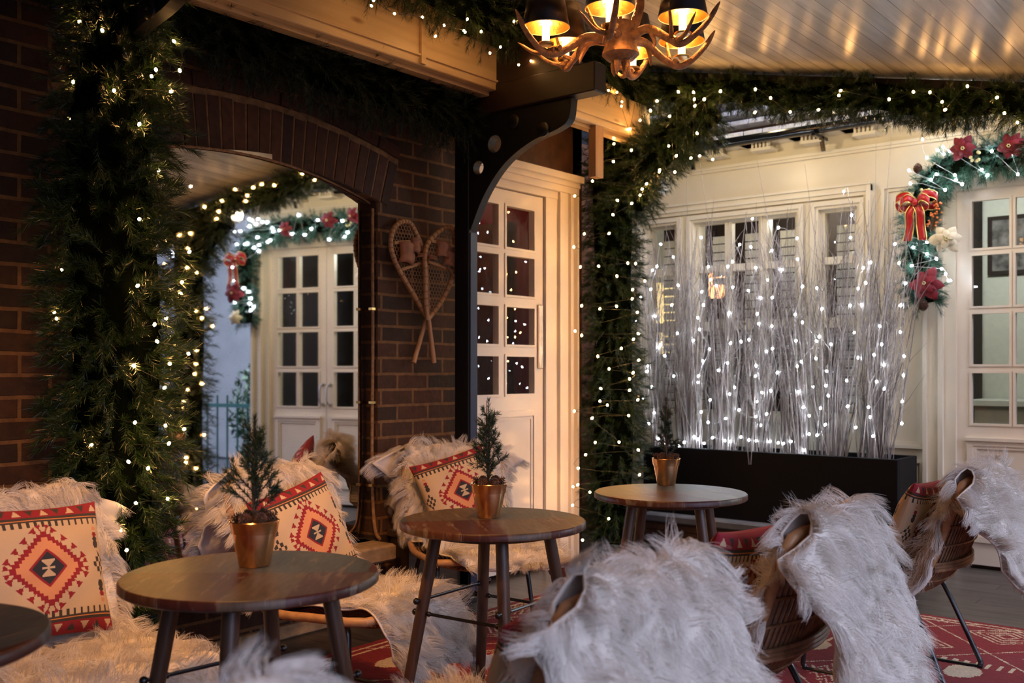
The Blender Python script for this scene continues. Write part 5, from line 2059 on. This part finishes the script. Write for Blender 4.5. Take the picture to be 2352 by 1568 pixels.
# ------------------------------------------------------------------ rug
def rug_colors(nx_, ny_, w, l):
    red, cream = (0.16, 0.006, 0.010), (0.46, 0.37, 0.25)
    X = (np.arange(nx_) + 0.5) / nx_ * w
    Y = (np.arange(ny_) + 0.5) / ny_ * l
    X, Y = np.meshgrid(X, Y, indexing='ij')
    C = np.zeros((nx_, ny_, 3)); C[:] = red

    def m(mask):
        C[mask] = cream
    # diagonal lattice lines
    P = 0.62
    a = (X + Y * 0.92) % P
    b = (X - Y * 0.92) % P
    lw = 0.010
    m((a < lw)); m((b < lw))
    # nested diamonds in cells
    ca_ = (X + Y * 0.92) / P; cb_ = (X - Y * 0.92) / P
    ia, ib = np.floor(ca_), np.floor(cb_)
    u = (ca_ - ia) * 2 - 1; v = (cb_ - ib) * 2 - 1
    t = (ia * 3 + ib * 5) % 4
    px_, py_ = (u + v) / 2, (u - v) / 2
    d = abs(px_) * 1.1 + abs(py_) * 1.3
    ring = ((d * 7.0) % 1.0 < 0.33) & (d < 0.62) & (d > 0.05)
    m(ring & (t < 1.5))
    # blobs
    blob = (px_ ** 2 * 3.0 + py_ ** 2 * 2.0 + 0.05 * np.sin(px_ * 9) < 0.16)
    m(blob & (t == 2))
    comb = (abs(px_) < 0.5) & (py_ > 0.28) & (py_ < 0.5) & (((px_ * 7) % 1) < 0.4)
    m(comb & (t == 2))
    zig = (((py_ * 6 + abs(((px_ * 5) % 1) - 0.5) * 2.2) % 1.0) < 0.32) & (abs(px_) + abs(py_) < 0.78)
    m(zig & (t == 3))
    # border
    for e in (0.045, 0.09):
        br = (abs(X - e) < 0.007) | (abs(X - (w - e)) < 0.007) | (abs(Y - e) < 0.007) | (abs(Y - (l - e)) < 0.007)
        m(br)
    C[(X < 0.04) | (X > w - 0.04) | (Y < 0.04) | (Y > l - 0.04)] = red
    wn = np.random.default_rng(2).normal(1, 0.07, (nx_, ny_, 1))
    return np.clip(C * wn, 0, 1)


def make_rug(name, x0, x1, y0, y1, label):
    w, l = x1 - x0, y1 - y0
    nx_, ny_ = int(w / 0.0075), int(l / 0.0075)
    C = rug_colors(nx_, ny_, w, l)
    gx_, gy_ = np.meshgrid(np.linspace(x0, x1, nx_ + 1), np.linspace(y0, y1, ny_ + 1), indexing='ij')
    gz = 0.010 + np.random.default_rng(4).normal(0, 0.0007, gx_.shape)
    V = np.stack([gx_, gy_, gz], -1).reshape(-1, 3)
    idx = np.arange((nx_ + 1) * (ny_ + 1)).reshape(nx_ + 1, ny_ + 1)
    q = np.stack([idx[:-1, :-1], idx[1:, :-1], idx[1:, 1:], idx[:-1, 1:]], -1).reshape(-1, 4)
    # skirt to the floor
    n0 = len(V)
    per = np.concatenate([idx[:, 0], idx[-1, 1:], idx[::-1, -1][1:], idx[0, ::-1][1:-1]])
    Vs = V[per].copy(); Vs[:, 2] = 0.0005
    k = len(per)
    qs = np.stack([per, np.roll(per, -1), n0 + np.roll(np.arange(k), -1), n0 + np.arange(k)], -1)
    o = fast_mesh(name, np.concatenate([V, Vs]), np.concatenate([q, qs]), 'kilim_rug')
    a = o.data.color_attributes.new('Col', 'FLOAT_COLOR', 'CORNER')
    cc = np.repeat(np.concatenate([C.reshape(-1, 3), np.tile([[0.2, 0.014, 0.016]], (k, 1))]), 4, 0)
    a.data.foreach_set('color', np.concatenate([cc, np.ones((len(cc), 1))], 1).astype(np.float32).ravel())
    tag(o, label, 'rug')
    return o


attr_mat('kilim_rug', 0.95, weave=400)
make_rug('patterned_rug', -3.30, -0.2, 0.9, 5.15, 'large red rug with cream tribal pattern under tables and chairs')

# ------------------------------------------------------------------ snowshoes
SX = -3.655


def snowshoe(outline_px, tail, label, braces, bind, dep, toe=None):
    """outline measured as (px,py) on the wall; frame + tail + lacing + binding"""
    SX_ = SX + dep
    pts = [on_x(a, b, SX_) for a, b in outline_px]
    cy = sum(p[0] for p in pts) / len(pts)
    cz = sum(p[1] for p in pts) / len(pts)
    root = empty('snowshoe', (SX + dep, cy, cz))
    tag(root, label, 'snowshoe', 'crossed snowshoes on the brick pier')
    loc = [(p[0] - cy, p[1] - cz) for p in pts]
    hoop = smooth_path([(0, a, b) for a, b in loc], 6)
    fr = MB().tube(hoop, 0.0125, 8)
    for (ta, tb) in tail:
        T_ = [on_x(*q, SX_) for q in (ta, tb)]
        fr.tube([(0, T_[0][0] - cy, T_[0][1] - cz), (0, T_[1][0] - cy, T_[1][1] - cz)], [0.0115, 0.013], 8)
    fr.build('frame', 'ash_wood', root, True)
    # lacing wraps
    web = MB()
    wr = web
    for i in range(4, len(hoop) - 4, 2):
        p, q = hoop[i], hoop[i + 1]
        m_ = (p + q) / 2
        d = (q - p) / np.linalg.norm(q - p)
        wr.tube([m_ - d * 0.004, m_ + d * 0.004], 0.0145, 8)
    poly = hoop[:, 1:]

    def inside(y, z):
        c = False
        n = len(poly)
        j = n - 1
        for i in range(n):
            if ((poly[i][1] > z) != (poly[j][1] > z)) and (y < (poly[j][0] - poly[i][0]) * (z - poly[i][1]) / (poly[j][1] - poly[i][1] + 1e-12) + poly[i][0]):
                c = not c
            j = i
        return c
    s = 0.0125
    ymin, ymax = poly[:, 0].min(), poly[:, 0].max()
    zmin, zmax = poly[:, 1].min(), poly[:, 1].max()
    # hexagonal net
    r_ = 0
    z = zmin
    while z < zmax:
        y = ymin + (s * 0.866 if r_ % 2 else 0)
        while y < ymax:
            for (dy, dz) in ((0.866 * s, 0.5 * s), (-0.866 * s, 0.5 * s), (0, -s)):
                a = (y, z); b = (y + dy, z + dz)
                if inside(*a) and inside(*b):
                    web.tube([(0, a[0], a[1]), (0, b[0], b[1])], 0.0019, 3, cap=False)
            y += 2 * 0.866 * s
        z += 1.5 * s
        r_ += 1
    web.build('webbing', 'webbing', root)
    cb3 = MB()
    for (pa, pb) in braces:
        A, B = on_x(*pa, SX_), on_x(*pb, SX_)
        cb3.tube([(0.002, A[0] - cy, A[1] - cz), (0.002, B[0] - cy, B[1] - cz)], 0.009, 6)
    cb3.build('crossbar', 'ash_wood', root, True)
    bd_ = MB()
    for (x_, y_, w_, h_) in bind:
        A = on_x(x_, y_, SX_)
        Bq = on_x(x_ + w_, y_ + h_, SX_)
        ya, za, yb, zb = A[0] - cy, A[1] - cz, Bq[0] - cy, Bq[1] - cz
        n = 6
        V, F = [], []
        for i in range(n + 1):
            for j in range(n + 1):
                fy, fz = i / n, j / n
                V.append((0.014 + 0.022 * sin(pi * fy) + 0.004 * sin(fz * 9 + x_), ya + (yb - ya) * fy + 0.008 * sin(fz * 4), za + (zb - za) * fz + 0.006 * sin(fy * 5)))
        for i in range(n):
            for j in range(n):
                k_ = i * (n + 1) + j
                F.append((k_, k_ + 1, k_ + n + 2, k_ + n + 1))
        bd_.add(V, F)
    ob = bd_.build('leather_binding', 'leather', root, True)
    md = ob.modifiers.new('thickness', 'SOLIDIFY')
    md.thickness = 0.003
    if toe:
        sp_ = MB()
        Q = [on_x(*q, SX_) for q in toe]
        P = smooth_path([(0.02, q[0] - cy, q[1] - cz) for q in Q], 4)
        sp_.tube(P, 0.0045, 6)
        sp_.build('strap', 'leather', root, True)
    return root


snowshoe([(984, 735), (960, 694), (925, 635), (905, 595), (897, 560), (903, 528), (920, 510), (940, 511), (955, 535), (972, 575), (978, 610), (981, 660), (984, 735)],
         [((980, 728), (950, 833))], 'left snowshoe of the crossed pair on the brick pier, tail pointing right-to-left', [((904, 558), (962, 552)), ((921, 619), (978, 600))], [(913, 556, 34, 52), (938, 548, 22, 36), (952, 584, 34, 11)], 0.0,
         [(967, 590), (972, 600), (972, 628), (968, 640)])
snowshoe([(982, 735), (978, 690), (977, 640), (976, 585), (985, 555), (1008, 532), (1030, 522), (1042, 535), (1045, 575), (1041, 625), (1028, 665), (1005, 705), (982, 735)],
         [((984, 728), (997, 833))], 'right snowshoe of the crossed pair, next to the black post', [((990, 553), (1043, 566)), ((982, 600), (1041, 622))], [(998, 554, 32, 40), (1012, 578, 28, 36), (978, 588, 20, 11)], 0.03,
         [(1022, 615), (1030, 625), (1038, 640)])

# ------------------------------------------------------------------ antler chandelier
HC = (-1.975, 3.04, 2.40)


def antler(mb, pts, r0, r1, tines):
    P = smooth_path(pts, 6)
    R = np.linspace(r0, r1, len(P))
    R[-3:] *= np.array([0.9, 0.65, 0.25])
    mb.tube(P, R, 10)
    for T_, a, b in tines:
        Q = smooth_path(T_, 6)
        Rq = np.linspace(a, b, len(Q))
        Rq[-2:] *= np.array([0.7, 0.3])
        mb.tube(Q, Rq, 8)


def make_chandelier():
    r = empty('antler_chandelier', HC)
    hub = MB()
    hub.lathe([(0, -0.065), (0.05, -0.063), (0.068, -0.045), (0.06, -0.02), (0.052, 0.02), (0.055, 0.05), (0.045, 0.07), (0, 0.072)], 24)
    hub.build('hub', 'antler', r, True)
    stem = MB()
    stem.tube([(0, 0, 0.06), (0, 0, 0.44)], 0.006, 8)
    stem.lathe([(0.05, 0.425), (0.05, 0.44), (0.0, 0.445)], 20)
    stem.build('hanging_rod', 'brass', r, True)
    # upright antlers round the rod
    up = MB()
    for k in range(3):
        a = k * 2.1 + 0.5
        antler(up, [(0.04 * cos(a), 0.04 * sin(a), 0.03), (0.07 * cos(a), 0.07 * sin(a), 0.14), (0.05 * cos(a + .5), 0.05 * sin(a + .5), 0.24), (0.10 * cos(a + .8), 0.10 * sin(a + .8), 0.33)], 0.020, 0.009,
               [([(0.06 * cos(a), 0.06 * sin(a), 0.2), (0.12 * cos(a - .4), 0.12 * sin(a - .4), 0.25), (0.17 * cos(a - .5), 0.17 * sin(a - .5), 0.25)], 0.01, 0.005)])
    up.build('upright_antler', 'antler', r, True)
    # drooping burr
    dr = MB()
    for k in range(4):
        a = k * 1.6
        antler(dr, [(0.02 * cos(a), 0.02 * sin(a), -0.05), (0.03 * cos(a), 0.03 * sin(a), -0.085), (0.025 * cos(a), 0.025 * sin(a), -0.12)], 0.014, 0.006, [])
    dr.build('burr', 'antler', r, True)
    lights = [(-0.27, -0.03), (-0.19, 0.15), (-0.06, -0.22), (0.075, 0.26), (0.20, -0.14), (0.24, 0.12)]
    for k, (la, de) in enumerate(lights):
        # to world axes
        wx, wy = RGT[0] * la + FWD[0] * de, RGT[1] * la + FWD[1] * de
        R_ = sqrt(wx * wx + wy * wy)
        ux, uy = wx / R_, wy / R_
        tx_, ty_ = -uy, ux
        zc = -0.02

        def L(rad, tan, z):
            return (ux * rad + tx_ * tan, uy * rad + ty_ * tan, z)
        am = MB()
        s_ = 1 if k % 2 else -1
        antler(am, [L(0.04, 0, 0.01), L(0.12, 0.02 * s_, 0.02), L(0.20, 0.015 * s_, -0.03), L(R_, 0.0, zc - 0.03), L(R_ + 0.07, -0.03 * s_, 0.01), L(R_ + 0.115, -0.05 * s_, 0.085)], 0.0175, 0.0085,
               [([L(R_ - 0.05, 0.01, -0.03), L(R_ - 0.02, 0.05 * s_, -0.01), L(R_ - 0.01, 0.085 * s_, 0.07)], 0.010, 0.0045),
                ([L(R_ - 0.03, 0.0, -0.035), L(R_ + 0.03, 0.045 * s_, -0.035), L(R_ + 0.09, 0.09 * s_, 0.015)], 0.011, 0.0045),
                ([L(0.13, 0.02 * s_, 0.01), L(0.15, 0.03 * s_, -0.03), L(0.155, 0.035 * s_, -0.055)], 0.010, 0.004)])
        am.build('antler', 'antler', r, True)
        MB().lathe([(0, 0), (0.028, 0.0), (0.030, 0.006), (0.026, 0.008), (0, 0.008)], 20, center=(wx, wy, zc + 0.0)).build('drip_pan', 'brass', r, True)
        MB().lathe([(0, 0.008), (0.0135, 0.008), (0.0135, 0.10), (0, 0.101)], 16, center=(wx, wy, zc)).build('candle_sleeve', 'candle_glow', r, True)
        MB().lathe([(0.0, 0.101), (0.010, 0.103), (0.0155, 0.120), (0.012, 0.140), (0.003, 0.160), (0, 0.163)], 12, center=(wx, wy, zc)).build('bulb', 'bulb_flame', r, True)
        # tapered shade: black outside, gold inside, open top and bottom
        so = MB()
        z0_, z1_, rb, rt = 0.062, 0.205, 0.084, 0.058
        segn = 40
        V, F = [], []
        for (rr2, zz) in ((rb, z0_), (rt, z1_)):
            for q in range(segn):
                a = 2 * pi * q / segn
                V.append((wx + rr2 * cos(a), wy + rr2 * sin(a), zc + zz))
        F = [(q, (q + 1) % segn, segn + (q + 1) % segn, segn + q) for q in range(segn)]
        so.add(V, F)
        oo = so.build('lamp_shade', 'shade_black', r, True)
        mdd = oo.modifiers.new('thickness', 'SOLIDIFY')
        mdd.thickness = 0.0016
        mdd.offset = 1
        si = MB()
        V = [(wx + (rr2 - 0.0012) * cos(2 * pi * q / segn), wy + (rr2 - 0.0012) * sin(2 * pi * q / segn), zc + zz) for (rr2, zz) in ((rb, z0_ + 0.001), (rt, z1_ - 0.001)) for q in range(segn)]
        si.add(V, F)
        si.build('shade_lining', 'gold_foil', oo, True)
        ed = MB()
        ed.tube([(wx + (rb + 0.0006) * cos(2 * pi * q / segn), wy + (rb + 0.0006) * sin(2 * pi * q / segn), zc + z0_) for q in range(segn)], 0.0015, 5, closed=True)
        ed.build('shade_trim', 'shade_trim', oo, True)
    return r


chd = make_chandelier()
tag(chd, 'antler chandelier with black lamp shades hanging above the far table', 'chandelier', 'antler chandeliers')
ch2 = copy_tree(chd)  # unseen copy added for warm light on the left chairs
ch2.location = (-1.7, 0.55, 2.36)
tag(ch2, 'second antler chandelier added out of view for warm light on the near tables', 'chandelier', 'antler chandeliers')

# ------------------------------------------------------------------ garden outside, seen in the mirror
rl = empty('garden_railing', (1.3, 7.6, -0.13))
tag(rl, 'turquoise garden railing beyond the terrace, seen in the mirror', 'railing')
rails = MB()
rails.box(-1.3, 1.8, -0.015, 0.015, 0.95, 0.99)
rails.box(-1.3, 1.8, -0.015, 0.015, 0.15, 0.18)
rails.build('rail', 'railing_paint', rl)
for k in range(22):
    xx = -1.25 + k * 0.14
    MB().tube([(xx, 0, 0), (xx, 0, 1.08)], 0.011, 6).build('baluster', 'railing_paint', rl)


def bush(x, y, z, rx, rz_, n, label):
    rg_ = np.random.default_rng(int(x * 100) + 5)
    root = empty('garden_bush', (x, y, z))
    tag(root, label, 'bush')
    p = rg_.normal(size=(n, 3)); p /= np.linalg.norm(p, axis=1)[:, None]
    p *= (rg_.random(n) ** 0.4)[:, None]
    p[:, 0] *= rx; p[:, 1] *= rx; p[:, 2] = p[:, 2] * rz_ + rz_
    a = rg_.normal(size=(n, 3)); a /= np.linalg.norm(a, axis=1)[:, None]
    b_ = np.cross(a, rg_.normal(size=(n, 3))); b_ /= np.linalg.norm(b_, axis=1)[:, None]
    s = rg_.uniform(0.03, 0.055, n)[:, None]
    V = np.stack([p - a * s, p + b_ * s * 0.4, p + a * s, p - b_ * s * 0.4], 1).reshape(-1, 3)
    fast_mesh('foliage', V, np.arange(n * 4).reshape(n, 4), 'bush_leaf', root)
    t_ = MB()
    for k in range(9):
        a_ = k * 0.7
        t_.tube([(0.03 * cos(a_), 0.03 * sin(a_), 0), (rx * 0.5 * cos(a_), rx * 0.5 * sin(a_), rz_ * 1.2)], [0.012, 0.004], 5)
    t_.build('stems', 'twig_bark', root)


bush(0.25, 8.3, -0.13, 0.45, 0.95, 3500, 'leafy green garden bush behind the railing, seen in the mirror')
bush(1.1, 8.6, -0.13, 0.5, 0.8, 2500, 'second leafy bush further along the garden railing')


# ------------------------------------------------------------------ lights
def area(name, loc, rot, size, power, col, sy=None):
    d = bpy.data.lights.new(name, 'AREA')
    d.energy = power
    d.color = col
    d.size = size
    if sy:
        d.shape = 'RECTANGLE'
        d.size_y = sy
    o = bpy.data.objects.new(name, d)
    COL.objects.link(o)
    o.location = loc
    o.rotation_euler = rot
    return o


def point(name, loc, power, col, r=0.05):
    d = bpy.data.lights.new(name, 'POINT')
    d.energy = power
    d.color = col
    d.shadow_soft_size = r
    o = bpy.data.objects.new(name, d)
    COL.objects.link(o)
    o.location = loc
    return o


# added warm fill lights, hidden behind the edge beam, wash the facade
for xx in (-3.2, -2.1, -1.0):
    point('facade_fill', (xx, 5.62, 2.72 if xx < -2 else 2.5), 15.0, (1.0, 0.78, 0.46), 0.05)


def warm_fill_spot(loc, aim, power, ang=80):
    d = bpy.data.lights.new('added_warm_spot', 'SPOT')
    d.energy = power * 1.25
    d.color = (1.0, 0.45, 0.14)
    d.spot_size = radians(ang)
    d.spot_blend = 0.8
    d.shadow_soft_size = 0.04
    o = bpy.data.objects.new('added_warm_spot', d)
    COL.objects.link(o)
    o.location = loc
    v = Vector(aim) - Vector(loc)
    o.rotation_euler = v.to_track_quat('-Z', 'Y').to_euler()


# bare warm spots added out of view to light the seating
warm_fill_spot((-1.75, 0.85, 2.70), (-2.8, 1.45, 0.5), 115, 75)
warm_fill_spot((-1.75, 2.05, 2.70), (-2.7, 2.5, 0.5), 85, 70)
warm_fill_spot((-2.35, 2.2, 2.80), (-2.9, 3.4, 0.7), 60, 55)
warm_fill_spot((-2.3, 3.2, 2.80), (-1.3, 2.9, 0.7), 45, 95)
# unseen lights in the rooms and the garden
point('room_lamp', (-1.85, 7.5, 2.4), 30.0, (0.95, 1.0, 0.88), 0.15)
point('shutter_fill', (-2.9, 7.15, 2.4), 12.0, (1.0, 1.0, 0.85), 0.1)  # added light to brighten the shutters
point('garden_fill', (1.8, 8.0, 2.6), 220.0, (0.75, 0.87, 1.0), 0.2)  # added bluish fill to brighten the mirrored garden
point('red_room_lamp', (-4.5, 4.5, 2.2), 4.0, (1.0, 0.55, 0.35), 0.1)

# dusk sky
w = bpy.data.worlds.new('world')
SC.world = w
w.use_nodes = True
nt = w.node_tree
bg = nt.nodes['Background']
# dusk: dim all round, afterglow over the open side of the terrace
tcw = N(nt, 'ShaderNodeTexCoord')
dp = N(nt, 'ShaderNodeVectorMath', operation='DOT_PRODUCT')
nrm = N(nt, 'ShaderNodeVectorMath', operation='NORMALIZE')
nt.links.new(tcw.outputs['Generated'], nrm.inputs[0])
nt.links.new(nrm.outputs[0], dp.inputs[0])
gdir = Vector((0.82, -0.16, 0.60)).normalized()
dp.inputs[1].default_value = gdir
mxn = N(nt, 'ShaderNodeMath', operation='MAXIMUM')
nt.links.new(dp.outputs['Value'], mxn.inputs[0])
mxn.inputs[1].default_value = 0.0
pwn = N(nt, 'ShaderNodeMath', operation='POWER')
nt.links.new(mxn.outputs[0], pwn.inputs[0])
pwn.inputs[1].default_value = 8.0
mdn = N(nt, 'ShaderNodeMath', operation='MULTIPLY_ADD')
nt.links.new(pwn.outputs[0], mdn.inputs[0])
mdn.inputs[1].default_value = 9.0
mdn.inputs[2].default_value = 0.05
bg.inputs['Color'].default_value = (0.62, 0.66, 0.93, 1)
nt.links.new(mdn.outputs[0], bg.inputs['Strength'])

SC.view_settings.view_transform = 'Standard'
SC.view_settings.look = 'None'
SC.view_settings.gamma = 1.0
SC.view_settings.use_curve_mapping = False
SC.view_settings.exposure = 0.0
SC.cycles.use_light_tree = True
SC.cycles.max_bounces = 8
SC.cycles.diffuse_bounces = 3
SC.cycles.glossy_bounces = 4
SC.cycles.transparent_max_bounces = 12
SC.cycles.sample_clamp_indirect = 6.0
SC.cycles.caustics_reflective = False
SC.cycles.caustics_refractive = False
